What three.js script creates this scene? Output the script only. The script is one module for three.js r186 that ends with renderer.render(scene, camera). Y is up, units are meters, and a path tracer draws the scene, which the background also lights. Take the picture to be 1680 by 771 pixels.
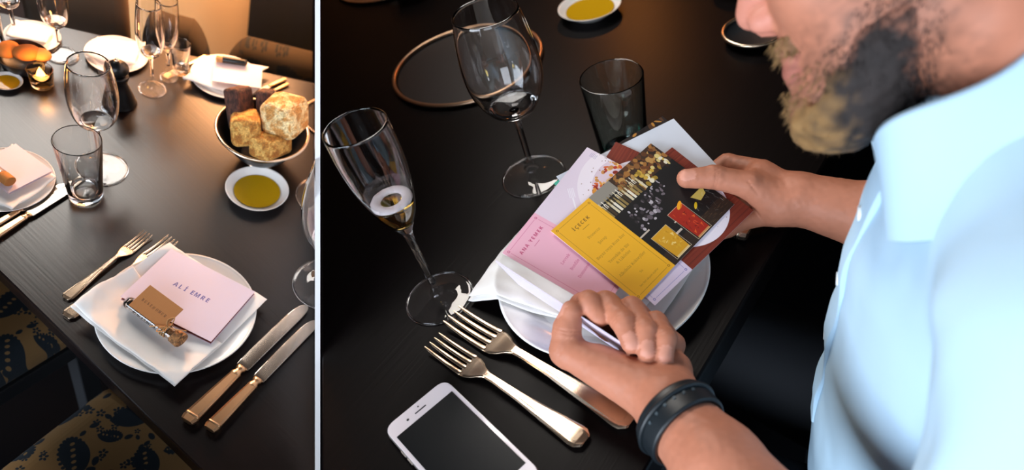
import * as THREE from 'three';
import { mergeGeometries, toCreasedNormals } from 'three/addons/utils/BufferGeometryUtils.js';
import { RoundedBoxGeometry } from 'three/addons/geometries/RoundedBoxGeometry.js';
import { RectAreaLightUniformsLib } from 'three/addons/lights/RectAreaLightUniformsLib.js';

// ------------------------------------------------------------------ camera, light, exposure
const scene = new THREE.Scene();
scene.background = new THREE.Color(0x000000);
const T = 0.75;                                        // height of the diner's table
const V = (x, y, z) => new THREE.Vector3(x, y, z);
const camera = new THREE.PerspectiveCamera(37.07, 2000 / 771, 0.05, 30);
camera.position.set(-0.3162, T + 0.5093, -0.3562);
camera.up.set(0.2717, 0.7078, 0.6520);
camera.lookAt(camera.position.clone().add(V(0.46717, -0.68934, 0.55368)));
camera.setViewOffset(2000, 771, 0, 0, 1680, 771);      // lens shifted sideways
camera.focus = 0.68; camera.userData.fStop = 3.2;
const renderer = new THREE.WebGLRenderer({ antialias: true });
renderer.toneMapping = THREE.LinearToneMapping;
renderer.toneMappingExposure = 0.55;
renderer.shadowMap.enabled = true;
RectAreaLightUniformsLib.init();

// daylight from the two tall windows behind the photographer
function areaLight(color, intensity, w, h, at, aim) {
  const l = new THREE.RectAreaLight(color, intensity, w, h);
  l.position.copy(at); l.lookAt(aim); scene.add(l); return l;
}
const WIN = [                                          // centre, aim, width, height
  { at: V(-1.55, 1.50, -1.95), aim: V(-0.1, 0.85, -0.1), w: 1.2, h: 1.3, color: 0xeaf3ff, power: 8 },
  { at: V(0.25, 1.42, -2.5), aim: V(-0.1, 0.9, 0), w: 1.6, h: 1.4, color: 0xe6f1ff, power: 26 },
];
for (const w of WIN) areaLight(w.color, w.power, w.w, w.h, w.at.clone().add(w.aim.clone().sub(w.at).setLength(0.03)), w.aim);

// the neighbouring table stands on its own sloping deck: its frame in the room
const LM = new THREE.Matrix4().makeBasis(V(-0.03538, 0.22408, -0.97393), V(-0.52426, 0.82552, 0.20898), V(0.85082, 0.51798, 0.08827));
LM.setPosition(0.3911, T + 0.0042, -0.2456);
const L2W = (x, y, z) => V(x, y, z).applyMatrix4(LM);
// its high window and its warm pendant, far beyond that table
const LWIN = { at: L2W(-0.62, 1.02, 1.18), aim: L2W(-0.05, 0, 0.15), w: 0.5, h: 0.8, color: 0xfaf0e4, power: 32 };
areaLight(LWIN.color, LWIN.power, LWIN.w, LWIN.h, LWIN.at.clone().add(LWIN.aim.clone().sub(LWIN.at).setLength(0.03)), LWIN.aim);

// ------------------------------------------------------------------ small helpers
let seed = 7;
const rnd = () => { seed = (seed * 1664525 + 1013904223) >>> 0; return seed / 4294967296; };
const rr = (a, b) => a + (b - a) * rnd();
const taken = {};
function numbered(n) { const k = (taken[n] = (taken[n] ?? -1) + 1); return k ? `${n}_${String(k).padStart(3, '0')}` : n; }
function shade(o) { o.traverse((c) => { if (c.isMesh) { c.castShadow = true; c.receiveShadow = true; } }); return o; }
function mesh(name, geo, mat, parent) { const m = new THREE.Mesh(geo, mat); m.name = name; m.castShadow = m.receiveShadow = true; if (parent) parent.add(m); return m; }
function tag(o, label, category, group, kind) { o.userData.label = label; if (category) o.userData.category = category; if (group) o.userData.group = group; if (kind) o.userData.kind = kind; return o; }
function thing(name, label, category, group) { const g = new THREE.Group(); g.name = numbered(name); scene.add(g); return tag(g, label, category, group); }
function onR(o, x, y, z, ry = 0) { o.position.set(x, T + y, z); o.rotation.set(0, ry, 0); return o; }
const _m = new THREE.Matrix4(), _q = new THREE.Quaternion();
function onL(o, x, y, z, ry = 0) {
  _m.makeRotationY(ry).setPosition(x, y, z).premultiply(LM);
  _m.decompose(o.position, o.quaternion, o.scale); return o;
}
const dirY = (dx, dz) => Math.atan2(-dz, dx);
function struct(name, geo, mat, label) { const m = mesh(name, geo, mat, scene); m.userData.kind = 'structure'; if (label) m.userData.label = label; return m; }
function copyOf(o, name, label) { const c = o.clone(); c.name = numbered(name); c.userData = { ...o.userData, label }; scene.add(c); return c; }
const merge = (a) => mergeGeometries(a.map((g) => (g.index ? g.toNonIndexed() : g)).map((g) => { for (const k of Object.keys(g.attributes)) if (!['position', 'normal', 'uv'].includes(k)) g.deleteAttribute(k); return g; }));
function box(w, h, d, x = 0, y = 0, z = 0, r = 0.002) { const g = new RoundedBoxGeometry(w, h, d, 2, Math.min(r, w / 2.01, h / 2.01, d / 2.01)); g.translate(x, y, z); return g; }
function lathe(pts, seg = 72) { return new THREE.LatheGeometry(pts.map((p) => new THREE.Vector2(p[0], p[1])), seg); }
function spline(pts, n) { return new THREE.SplineCurve(pts.map((p) => new THREE.Vector2(p[0], p[1]))).getPoints(n).map((p) => [Math.max(p.x, 0), p.y]); }
function tube(pts, r, seg = 40, rad = 8, closed = false) { return new THREE.TubeGeometry(new THREE.CatmullRomCurve3(pts, closed), seg, r, rad, closed); }
// loft: sections {x, y, w, t} along x; cross-section given by a list of unit points [z, y]
function loft(secs, ring, capped = true) {
  const n = ring.length, pos = [], idx = [];
  for (const s of secs) for (const [a, b] of ring) pos.push(s.x, s.y + b * s.t / 2, (s.z || 0) + a * s.w / 2);
  for (let i = 0; i < secs.length - 1; i++) for (let k = 0; k < n; k++) {
    const a = i * n + k, b = i * n + (k + 1) % n, c = a + n, d = b + n;
    idx.push(a, b, c, b, d, c);
  }
  if (capped) for (const e of [0, secs.length - 1]) {
    const s = secs[e], m = pos.length / 3; pos.push(s.x, s.y, s.z || 0);
    for (let k = 0; k < n; k++) { const a = e * n + k, b = e * n + (k + 1) % n; e ? idx.push(m, a, b) : idx.push(m, b, a); }
  }
  const g = new THREE.BufferGeometry(); g.setAttribute('position', new THREE.Float32BufferAttribute(pos, 3)); g.setIndex(idx);
  const v = V(); g.computeVertexNormals(); return g;
}
const RING = { oval: [], soft: [], face: [[-1, 0], [-0.72, 1], [-0.3, 0.86], [0.3, 0.86], [0.72, 1], [1, 0], [0.8, -1], [-0.8, -1]], octa: [[-1, -0.45], [-1, 0.45], [-0.62, 1], [0.62, 1], [1, 0.45], [1, -0.45], [0.62, -1], [-0.62, -1]] };
for (let k = 0; k < 12; k++) { const a = k / 12 * Math.PI * 2; RING.oval.push([-Math.cos(a), Math.sin(a)]); const c = -Math.cos(a), s = Math.sin(a); RING.soft.push([Math.sign(c) * Math.sqrt(Math.abs(c)), Math.sign(s) * Math.sqrt(Math.abs(s))]); }
// value noise
function hash3(i, j, k) { let h = (i * 374761393 + j * 668265263 + k * 2147483647) | 0; h = Math.imul(h ^ (h >>> 13), 1274126177); return ((h ^ (h >>> 16)) >>> 0) / 4294967296; }
function noise3(x, y, z) {
  const i = Math.floor(x), j = Math.floor(y), k = Math.floor(z), s = (t) => t * t * (3 - 2 * t), u = s(x - i), v = s(y - j), w = s(z - k), L = (a, b, t) => a + (b - a) * t;
  return L(L(L(hash3(i, j, k), hash3(i + 1, j, k), u), L(hash3(i, j + 1, k), hash3(i + 1, j + 1, k), u), v), L(L(hash3(i, j, k + 1), hash3(i + 1, j, k + 1), u), L(hash3(i, j + 1, k + 1), hash3(i + 1, j + 1, k + 1), u), v), w) * 2 - 1;
}
const fbm = (x, y, z, o = 3) => { let s = 0, a = 0.5; for (let k = 0; k < o; k++) { s += a * noise3(x, y, z); x *= 2.03; y *= 2.03; z *= 2.03; a *= 0.5; } return s; };
function dataTex(n, fn, srgb = true, rx = 1, ry = rx) {
  const d = new Uint8Array(n * n * 4);
  for (let j = 0; j < n; j++) for (let i = 0; i < n; i++) { const c = fn(i / n, j / n), o = (j * n + i) * 4; d[o] = c[0]; d[o + 1] = c[1]; d[o + 2] = c[2]; d[o + 3] = 255; }
  const t = new THREE.DataTexture(d, n, n); t.magFilter = THREE.LinearFilter; t.minFilter = THREE.LinearMipmapLinearFilter; t.generateMipmaps = true;
  t.wrapS = t.wrapT = THREE.RepeatWrapping; t.repeat.set(rx, ry); if (srgb) t.colorSpace = THREE.SRGBColorSpace; t.needsUpdate = true; return t;
}
function canvasTex(w, h, draw) { const c = document.createElement('canvas'); c.width = w; c.height = h; draw(c.getContext('2d'), w, h); const t = new THREE.CanvasTexture(c); t.colorSpace = THREE.SRGBColorSpace; return t; }

// ------------------------------------------------------------------ materials
const std = (color, roughness, o = {}) => new THREE.MeshStandardMaterial({ color, roughness, ...o });
const phy = (o) => new THREE.MeshPhysicalMaterial(o);
// dark stained oak, grain along v
const woodMap = dataTex(1024, (u, v) => {
  const g = fbm(u * 240, v * 7, 3, 3), b = fbm(u * 14, v * 2.2, 9, 3), p = Math.pow(Math.max(0, noise3(u * 420, v * 16, 5)), 3), k = 1 + 0.28 * g + 0.3 * b + 0.25 * p;
  return [30 * k, 23 * k, 23 * k];
}, true, 2.2);
const woodBump = dataTex(1024, (u, v) => { const g = 128 + 90 * fbm(u * 300, v * 8, 3, 3); return [g, g, g]; }, false, 2.2);
const M = {
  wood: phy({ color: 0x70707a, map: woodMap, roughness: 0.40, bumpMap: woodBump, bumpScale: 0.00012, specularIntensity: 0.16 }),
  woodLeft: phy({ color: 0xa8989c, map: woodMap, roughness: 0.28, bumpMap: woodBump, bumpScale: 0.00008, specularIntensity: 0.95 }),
  black: std(0x0b0e13, 0.6),
  glass: phy({ color: 0xffffff, transmission: 1, roughness: 0.0, ior: 1.5, thickness: 0.004 }),
  thin: phy({ color: 0xffffff, transmission: 1, roughness: 0.0, ior: 1.5, thickness: 0 }),
  greenGlass: phy({ color: 0xffffff, transmission: 1, roughness: 0.0, ior: 1.5, thickness: 0.004, attenuationColor: new THREE.Color(0xb4e6de), attenuationDistance: 0.014 }),
  porcelain: phy({ color: 0xf1efec, roughness: 0.28, clearcoat: 0.5, clearcoatRoughness: 0.1 }),
  linen: std(0xf3f0ec, 0.92, { bumpMap: dataTex(256, (u, v) => { const g = 128 + 60 * Math.sin(u * 402) * Math.sin(v * 402) + 30 * noise3(u * 60, v * 60, 1); return [g, g, g]; }, false, 3), bumpScale: 0.00005 }),
  silver: std(0xead2b8, 0.26, { metalness: 1 }),
  brass: std(0xe0b48a, 0.34, { metalness: 1 }),
  blade: std(0xa89f96, 0.24, { metalness: 1 }),
  copper: std(0xc4a184, 0.30, { metalness: 1 }),
  darkDish: std(0x10141a, 0.45),
  oil: phy({ color: 0xb89212, roughness: 0.06, specularIntensity: 0.8 }),
  white: std(0xffffff, 0.85),
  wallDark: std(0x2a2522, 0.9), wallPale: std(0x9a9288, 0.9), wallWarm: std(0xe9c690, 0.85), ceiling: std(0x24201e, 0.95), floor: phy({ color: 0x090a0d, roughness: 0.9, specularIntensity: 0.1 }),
  pane: std(0x000000, 1, { emissive: 0xdcebff, emissiveIntensity: 3.0 }),
  frame: std(0x3a332d, 0.6),
};

// ------------------------------------------------------------------ the room
{
  const W = (name, w, h, d, x, y, z, m, label) => { const g = new THREE.BoxGeometry(w, h, d); g.translate(x, y, z); return struct(name, g, m, label); };
  W('floor', 7.0, 0.1, 6.8, 0.6, -0.05, 0.2, M.floor, 'dark floor of the dining room');
  W('ceiling', 7.0, 0.1, 6.8, 0.6, 3.25, 0.2, M.ceiling, 'dark ceiling of the dining room');
  W('wall_left', 7.0, 3.3, 0.1, 0.6, 1.6, -3.2, M.wallPale, 'pale wall behind the photographer');
  W('wall_far', 0.1, 3.3, 6.8, 4.1, 1.6, 0.2, M.wallDark, 'dark wall far beyond the tables');
  W('wall_right', 7.0, 3.3, 0.1, 0.6, 1.6, 3.6, M.wallDark, 'dark wall at the far side of the room');
  W('wall_near', 0.1, 3.3, 6.8, -2.9, 1.6, 0.2, M.wallPale, 'pale wall behind the diner');
  [...WIN, LWIN].forEach((w, i) => {                                       // tall windows: glowing pane and frame bars
    const g = new THREE.Group(); g.name = `window_${i + 1}`; g.userData.kind = 'structure'; g.userData.label = 'tall bright window with a dark frame'; scene.add(g);
    g.position.copy(w.at); g.lookAt(w.aim);
    mesh('pane', new THREE.PlaneGeometry(w.w, w.h), M.pane, g);
    const f = 0.04;
    for (const s of [-1, 1]) { mesh('frame', box(f, w.h + 2 * f, 0.06, s * (w.w + f) / 2, 0, 0), M.frame, g); mesh('frame', box(w.w, f, 0.06, 0, s * (w.h + f) / 2, 0), M.frame, g); }
  });
  // made-up thin white board between the two tables, enlarged to block light across
  const n = V(-0.59708, -0.40739, 0.69103), t = 0.00470;
  const P = [V(0.4141, 0.5384, 0.2919), V(0.1683, -0.1020, -0.2980), V(0.5032, -0.5245, -0.2577), V(2.0465, 0.6033, 1.7407)];
  const pos = [], idx = [];
  for (const s of [-0.5, 0.5]) for (const p of P) pos.push(p.x + n.x * t * s, p.y + T + n.y * t * s, p.z + n.z * t * s);
  for (const [a, b, c, d] of [[0, 1, 2, 3], [7, 6, 5, 4], [0, 4, 5, 1], [1, 5, 6, 2], [2, 6, 7, 3], [3, 7, 4, 0]]) idx.push(a, b, c, a, c, d);
  let g = new THREE.BufferGeometry(); g.setAttribute('position', new THREE.Float32BufferAttribute(pos, 3)); g.setIndex(idx); g = g.toNonIndexed(); g.computeVertexNormals();
  struct('added_divider', g, M.white, 'added thin white divider board between the two tables');
}

// ------------------------------------------------------------------ tables
function slabGeo(poly, thick, bevel = 0.004) {
  const s = new THREE.Shape(poly.map(([x, z]) => new THREE.Vector2(x, -z)));
  const g = new THREE.ExtrudeGeometry(s, { depth: thick - 2 * bevel, bevelEnabled: true, bevelThickness: bevel, bevelSize: bevel, bevelOffset: -bevel, bevelSegments: 2 });
  g.rotateX(-Math.PI / 2); g.translate(0, -thick + bevel, 0); return g;
}
{
  const t = thing('dining_table', 'dark stained wooden table under the fanned menu cards and the phone', 'table');
  onR(t, 0, 0, 0);
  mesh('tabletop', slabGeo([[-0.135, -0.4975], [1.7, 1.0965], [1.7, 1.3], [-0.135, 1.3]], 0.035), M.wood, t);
  mesh('apron', box(1.5, 0.07, 0.02, 0.8, -0.072, 1.2), M.wood, t); mesh('apron', box(0.02, 0.07, 1.4, -0.06, -0.072, 0.5), M.wood, t);
  for (const [x, z] of [[0.0, 1.2], [1.6, 1.22], [-0.07, -0.34], [0.9, 0.55]]) mesh('leg', box(0.055, 0.714, 0.055, x, -0.036 - 0.357, z), M.wood, t);
}
const LFLOOR = -0.5;
{
  const t = thing('dining_table', 'dark stained wooden table under the name card and its small plate', 'table');
  onL(t, 0, 0, 0);
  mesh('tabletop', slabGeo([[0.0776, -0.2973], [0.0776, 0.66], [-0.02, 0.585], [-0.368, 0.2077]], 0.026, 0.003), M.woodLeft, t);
  for (const [x, z] of [[-0.07, -0.09], [0.04, 0.52], [-0.30, 0.22]]) mesh('leg', box(0.04, 0.474, 0.04, x, -0.026 - 0.237, z), M.wood, t);
  const deck = mesh('floor', slabGeo([[0.9, -0.65], [0.9, 1.0], [-0.35, 1.0], [-0.55, 0.55]], 0.03), M.floor, scene); deck.name = 'floor_deck'; onL(deck, 0, LFLOOR, 0); tag(deck, 'dark sloping floor under the name card table', null, null, 'structure');
}

// ------------------------------------------------------------------ tableware builders
function plateGeo(r, h) {
  return lathe([...spline([[0, 0.0015], [r * 0.55, 0.0015], [r * 0.62, 0], [r * 0.68, 0.002], [r * 0.8, h * 0.55], [r * 0.985, h * 0.93]], 24), [r, h], [r * 0.985, h + 0.0006], ...spline([[r * 0.97, h * 0.98], [r * 0.8, h * 0.62], [r * 0.7, 0.0052], [r * 0.6, 0.0042], [0, 0.0042]], 24)], 96);
}
function plate(label, r, h) { const g = tag(mesh(numbered('dinner_plate'), plateGeo(r, h), M.porcelain, scene), label, 'plate'); return g; }
function dish(name, label, r, h, mat) {   // small bowl-shaped dish
  const m = mesh(numbered(name), lathe([...spline([[0, 0.0008], [r * 0.5, 0.0008], [r * 0.58, 0], [r * 0.64, 0.002], [r * 0.85, h * 0.6], [r * 0.99, h * 0.97]], 20), [r, h], [r * 0.975, h], ...spline([[r * 0.95, h * 0.93], [r * 0.78, h * 0.5], [r * 0.6, h * 0.24], [0, h * 0.22]], 20)], 72), mat, scene);
  return tag(m, label, 'dish');
}
function oilDisc(label, r, y) { const m = mesh(numbered('olive_oil'), lathe([[0, y - 0.0015], [r * 0.9, y - 0.0015], [r * 0.985, y - 0.0003], [r, y], [0, y]], 64), M.oil, scene); return tag(m, label, 'oil'); }
// stemmed glass: foot, stem, bowl are separate shells of one solid
function stemGlass(name, label, category, o) {
  const g = thing(name, label, category), { rb, rs, hb, H, wall, outer } = o;      // foot radius, stem radius, bowl start, height
  const mat = M.glass;
  const foot = mesh('foot', lathe([[0, 0.0004], [rb * 0.97, 0.0004], [rb * 0.985, 0.0016], ...spline([[rb * 0.93, 0.0022], [rb * 0.55, 0.0042], [rs * 2.2, 0.0085], [rs * 1.35, 0.014], [rs, 0.024]], 18)]), M.thin, g);
  const edge = new THREE.TorusGeometry(rb * 0.99, 0.0011, 10, 90); edge.rotateX(Math.PI / 2); edge.scale(1, 0.8, 1); edge.translate(0, 0.0011, 0); mesh('edge', edge, M.glass, foot);
  mesh('stem', lathe(spline([[rs, 0.024], [rs * 0.94, hb * 0.5], [rs * 1.02, hb * 0.86], [rs * 1.5, hb]], 16), 32), M.glass, g);
  const prof = spline([[rs * 1.5, hb], ...outer], 44), top = prof[prof.length - 1];
  const inner = prof.filter((p) => p[1] > hb + (o.base || 0.008)).map(([r, y]) => [Math.max(r - wall, 0.0005), y]).reverse(); inner[0][1] = top[1];
  mesh('bowl', lathe([...prof, [top[0] - wall / 2, top[1] + wall / 2], ...inner, [0, inner[inner.length - 1][1] - 0.001]], 96), mat, g);
  return g;
}
function tumbler(label, rb, rt, H, mat = M.glass) {
  const g = thing('tumbler', label, 'glass'), w = Math.max(0.0010, rt * 0.055), b = 0.012;
  mesh('base', lathe([[0, 0.0004], [rb * 0.88, 0.0004], [rb, 0.003], [rb + (rt - rb) * b / H, b]], 72), mat, g);
  mesh('wall', lathe([[rb + (rt - rb) * b / H, b], [rt, H - 0.001], [rt - w / 2, H], [rt - w, H - 0.001], [rb + (rt - rb) * b / H - w, b + 0.002], [rb * 0.6, b - 0.001], [0, b - 0.002]], 72), mat, g);
  return g;
}
// fork lies along +x, handle end at 0, tine tips at len
function fork(label, len, mat = M.silver) {
  const g = thing('fork', label, 'fork'), k = len / 0.2;
  const S = (a) => a.map(([x, y, w, t]) => ({ x: x * k, y: y * k, w: w * k, t: t * k }));
  mesh('handle', toCreasedNormals(loft(S([[0, 0.0042, 0.010, 0.0016], [0.0008, 0.0042, 0.0135, 0.003], [0.006, 0.0044, 0.0205, 0.0034], [0.012, 0.0046, 0.0212, 0.0034], [0.045, 0.0060, 0.0150, 0.0034], [0.08, 0.0085, 0.0096, 0.0036], [0.11, 0.0095, 0.0072, 0.0040], [0.122, 0.0088, 0.0080, 0.0040]]), RING.face), 0.6), mat, g);
  const inset = mesh('handle_panel', toCreasedNormals(loft(S([[0.006, 0.0060, 0.008, 0.001], [0.0095, 0.0062, 0.0128, 0.0012], [0.014, 0.0063, 0.0126, 0.0012], [0.05, 0.0077, 0.007, 0.0012], [0.085, 0.0103, 0.003, 0.0008]]), RING.octa), 0.6), mat, g); inset.userData.label = 'raised bevelled panel on the handle';
  const head = mesh('head', loft(S([[0.120, 0.0088, 0.0080, 0.0040], [0.128, 0.0072, 0.0130, 0.0032], [0.135, 0.0052, 0.0205, 0.0026], [0.142, 0.0036, 0.0248, 0.0024], [0.150, 0.0028, 0.0262, 0.0024]]), RING.soft), mat, g);
  for (let i = 0; i < 4; i++) {
    const z = (i - 1.5) * 0.0069, sec = [];
    for (let j = 0; j <= 9; j++) { const u = j / 9, x = 0.1485 + u * 0.0515; sec.push({ x: x * k, y: (0.0028 - 0.002 * Math.sin(u * 2.2) + 0.0062 * u * u) * k + 0.0006 * k, w: (0.0054 - 0.0026 * u) * k * (j === 9 ? 0.5 : 1), t: (0.0024 - 0.0008 * u) * k * (j === 9 ? 0.5 : 1), z: z * (1 - 0.06 * u) * k }); }
    mesh('tine', loft(sec, RING.oval), mat, head);
  }
  return g;
}
// knife lies along +x, handle end at 0
function knife(label, len, matH = M.brass) {
  const g = thing('table_knife', label, 'knife'), k = len / 0.23;
  const S = (a) => a.map(([x, y, w, t]) => ({ x: x * k, y: y * k, w: w * k, t: t * k }));
  mesh('handle', toCreasedNormals(loft(S([[0, 0.006, 0.012, 0.006], [0.001, 0.006, 0.0165, 0.0095], [0.006, 0.006, 0.0200, 0.0115], [0.010, 0.006, 0.0192, 0.0112], [0.05, 0.0062, 0.0165, 0.0105], [0.083, 0.0063, 0.0135, 0.0095]]), RING.octa), 0.5), matH, g);
  mesh('pommel_ring', loft(S([[0.0085, 0.006, 0.0206, 0.012], [0.0105, 0.006, 0.0212, 0.0122], [0.0125, 0.006, 0.0204, 0.0118]]), RING.soft), matH, g);
  mesh('bolster', loft(S([[0.082, 0.0063, 0.0135, 0.0096], [0.084, 0.0063, 0.0152, 0.0106], [0.087, 0.0063, 0.0148, 0.0104], [0.089, 0.0063, 0.0116, 0.0086], [0.092, 0.0063, 0.0112, 0.0084], [0.094, 0.0063, 0.0146, 0.0098], [0.097, 0.0063, 0.0150, 0.0096], [0.099, 0.0060, 0.0140, 0.006]]), RING.oval), matH, g);
  const s = new THREE.Shape(); s.moveTo(0.098, -0.0095); s.lineTo(0.104, -0.0102); s.bezierCurveTo(0.14, -0.0112, 0.18, -0.0112, 0.205, -0.0098); s.bezierCurveTo(0.222, -0.0085, 0.230, -0.004, 0.2295, 0.002); s.bezierCurveTo(0.228, 0.0075, 0.219, 0.0088, 0.205, 0.0092); s.lineTo(0.104, 0.0094); s.lineTo(0.098, 0.0088); s.closePath();
  const b = new THREE.ExtrudeGeometry(s, { depth: 0.0006, bevelEnabled: true, bevelThickness: 0.0006, bevelSize: 0.0012, bevelOffset: -0.0012, bevelSegments: 2, curveSegments: 24 });
  b.rotateX(Math.PI / 2); b.translate(0, 0.0058, 0); b.scale(k, k, k); mesh('blade', toCreasedNormals(b, 0.7), M.blade, g);
  return g;
}
// folded cloth: quad of corners [x,z], height function, thickness
function clothGeo(q, yf, thick, n = 56, wave = 0.0016, sd = 0) {
  const pos = [], uv = [], idx = [], at = (u, v) => { const a = [0, 1].map((c) => (q[0][c] * (1 - u) + q[1][c] * u) * (1 - v) + (q[3][c] * (1 - u) + q[2][c] * u) * v); return a; };
  for (let s = 0; s < 2; s++) for (let j = 0; j <= n; j++) for (let i = 0; i <= n; i++) {
    const u = i / n, v = j / n; let [x, z] = at(u, v); const e = Math.min(u, v, 1 - u, 1 - v), ed = Math.min(1, e * 14);
    x += 0.0016 * fbm(u * 5 + sd, v * 5, 4) * (1 - ed); z += 0.0016 * fbm(u * 5 + sd, v * 5, 14) * (1 - ed);
    const w = wave * fbm(x * 26 + sd, 0.5, z * 26, 3) * 2;
    pos.push(x, yf(x, z, u, v) + w + (s ? -thick / 2 : thick / 2) * Math.sqrt(Math.min(1, e * 20 + 0.1)), z); uv.push(x * 3, z * 3);
  }
  const N = n + 1, o = N * N, id = (i, j) => j * N + i;
  for (let j = 0; j < n; j++) for (let i = 0; i < n; i++) { const a = id(i, j), b = id(i + 1, j), c = id(i, j + 1), d = id(i + 1, j + 1); idx.push(a, b, c, b, d, c, o + a, o + c, o + b, o + b, o + c, o + d); }
  const rim = []; for (let i = 0; i < n; i++) rim.push(id(i, 0)); for (let j = 0; j < n; j++) rim.push(id(n, j)); for (let i = n; i > 0; i--) rim.push(id(i, n)); for (let j = n; j > 0; j--) rim.push(id(0, j));
  rim.forEach((a, k) => { const b = rim[(k + 1) % rim.length]; idx.push(a, o + a, b, b, o + a, o + b); });
  const g = new THREE.BufferGeometry(); g.setAttribute('position', new THREE.Float32BufferAttribute(pos, 3)); g.setAttribute('uv', new THREE.Float32BufferAttribute(uv, 2)); g.setIndex(idx);
  // orientation: make the top face up
  g.computeVertexNormals(); if (g.attributes.normal.getY(Math.floor(o / 2)) < 0) { for (let k = 0; k < idx.length; k += 3) { const t = idx[k]; idx[k] = idx[k + 1]; idx[k + 1] = t; } g.setIndex(idx); g.computeVertexNormals(); }
  return g;
}
// printed card: corner o, unit directions u (across the print) and v (down the print); print on the side facing n = v x u
function cardMesh(name, w, h, map, edge = 0xf2eef0, t = 0.0005) {
  const geo = new THREE.BoxGeometry(w, t, h); geo.translate(w / 2, 0, h / 2);
  const e = std(edge, 0.8), f = map ? std(0xffffff, 0.55, { map }) : e;
  const m = new THREE.Mesh(geo, [e, e, f, e, e, e]); m.name = name; m.castShadow = m.receiveShadow = true; return m;
}

// ------------------------------------------------------------------ left table: place setting with the name card
{
  const r = 0.0730, H = 0.0115;
  onL(plate('small white plate under the folded napkin and the lilac name card', r, H), -0.0089, 0, 0.0038);
  const cx = -0.0089, cz = 0.0038, yL = (x, z) => { const d = Math.hypot(x - cx, z - cz) / r; return d < 1.02 ? 0.0052 + H * 0.75 * Math.pow(Math.min(1, d), 3) : 0.0052 + H * 0.75 - (d - 1.02) * 0.012; };
  const overFork = (x, z) => { const u = Math.min(1, Math.max(0, (0.066 - x) / 0.1285)), d = z - (0.0645 + 0.0217 * u); return 0.0085 * Math.exp(-Math.pow(d / 0.014, 2)); };
  const nap = thing('napkin', 'cream white folded napkin under the lilac name card', 'napkin'); onL(nap, 0, 0, 0);
  const q = [[0.0612, 0.0618], [-0.0503, 0.0745], [-0.0812, -0.0404], [0.0450, -0.0644]];
  const lerp = (a, b, t) => [a[0] + (b[0] - a[0]) * t, a[1] + (b[1] - a[1]) * t];
  mesh('lower_layer', clothGeo(q, (x, z) => yL(x, z) + 0.0018 + overFork(x, z), 0.0022, 50, 0.0008, 2), M.linen, nap);
  const q2 = [lerp(q[0], q[1], 0.02), lerp(q[0], q[1], 0.60), lerp(q[3], q[2], 0.46), lerp(q[3], q[2], 0.0)];
  mesh('upper_fold', clothGeo(q2, (x, z, u, v) => yL(x, z) + 0.0046 + overFork(x, z) + 0.0012 * Math.sin(u * 5 + v * 4), 0.0024, 60, 0.0016, 5), M.linen, nap);
}
{ // folded lilac name card
  const map = canvasTex(1024, 724, (c, w, h) => {
    c.fillStyle = '#d0c8dc'; c.fillRect(0, 0, w, h);
    c.fillStyle = '#46489c'; c.font = 'bold 72px sans-serif'; c.textAlign = 'center'; c.textBaseline = 'middle';
    const s = 'ALİ EMRE'; let x = w * 0.315; for (const ch of s) { c.fillText(ch, x, h * 0.47); x += ch === ' ' ? 36 : ch === 'M' ? 66 : ch === 'İ' ? 44 : 57; }
  });
  const g = thing('name_card', 'folded lilac name card printed with a name in blue capitals', 'name card');
  const W = 0.0985, Hh = 0.0730;
  const a = cardMesh('front_leaf', W, Hh, map, 0xd9c6d4); g.add(a); a.position.set(0, 0.0030, 0); a.rotation.x = -0.012; 
  const b = cardMesh('back_leaf', W, Hh, null, 0xd9c6d4); g.add(b); b.position.set(0.0008, 0.0004, 0.0012);
  const lining = cardMesh('inside_print', W - 0.001, Hh - 0.001, null, 0x7a3b36, 0.0003); g.add(lining); lining.position.set(0.0012, 0.0010, 0.0016); lining.userData.label = 'red brown printed inside of the card';
  // local x along the text (from the top corner to the one by the knives)
  const o = [-0.0463, 0.0670], ux = (-0.0751 + 0.0463) / W, uz = (-0.0272 - 0.0670) / W;
  onL(g, o[0], 0.0172, o[1], dirY(ux, uz));
}
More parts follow.
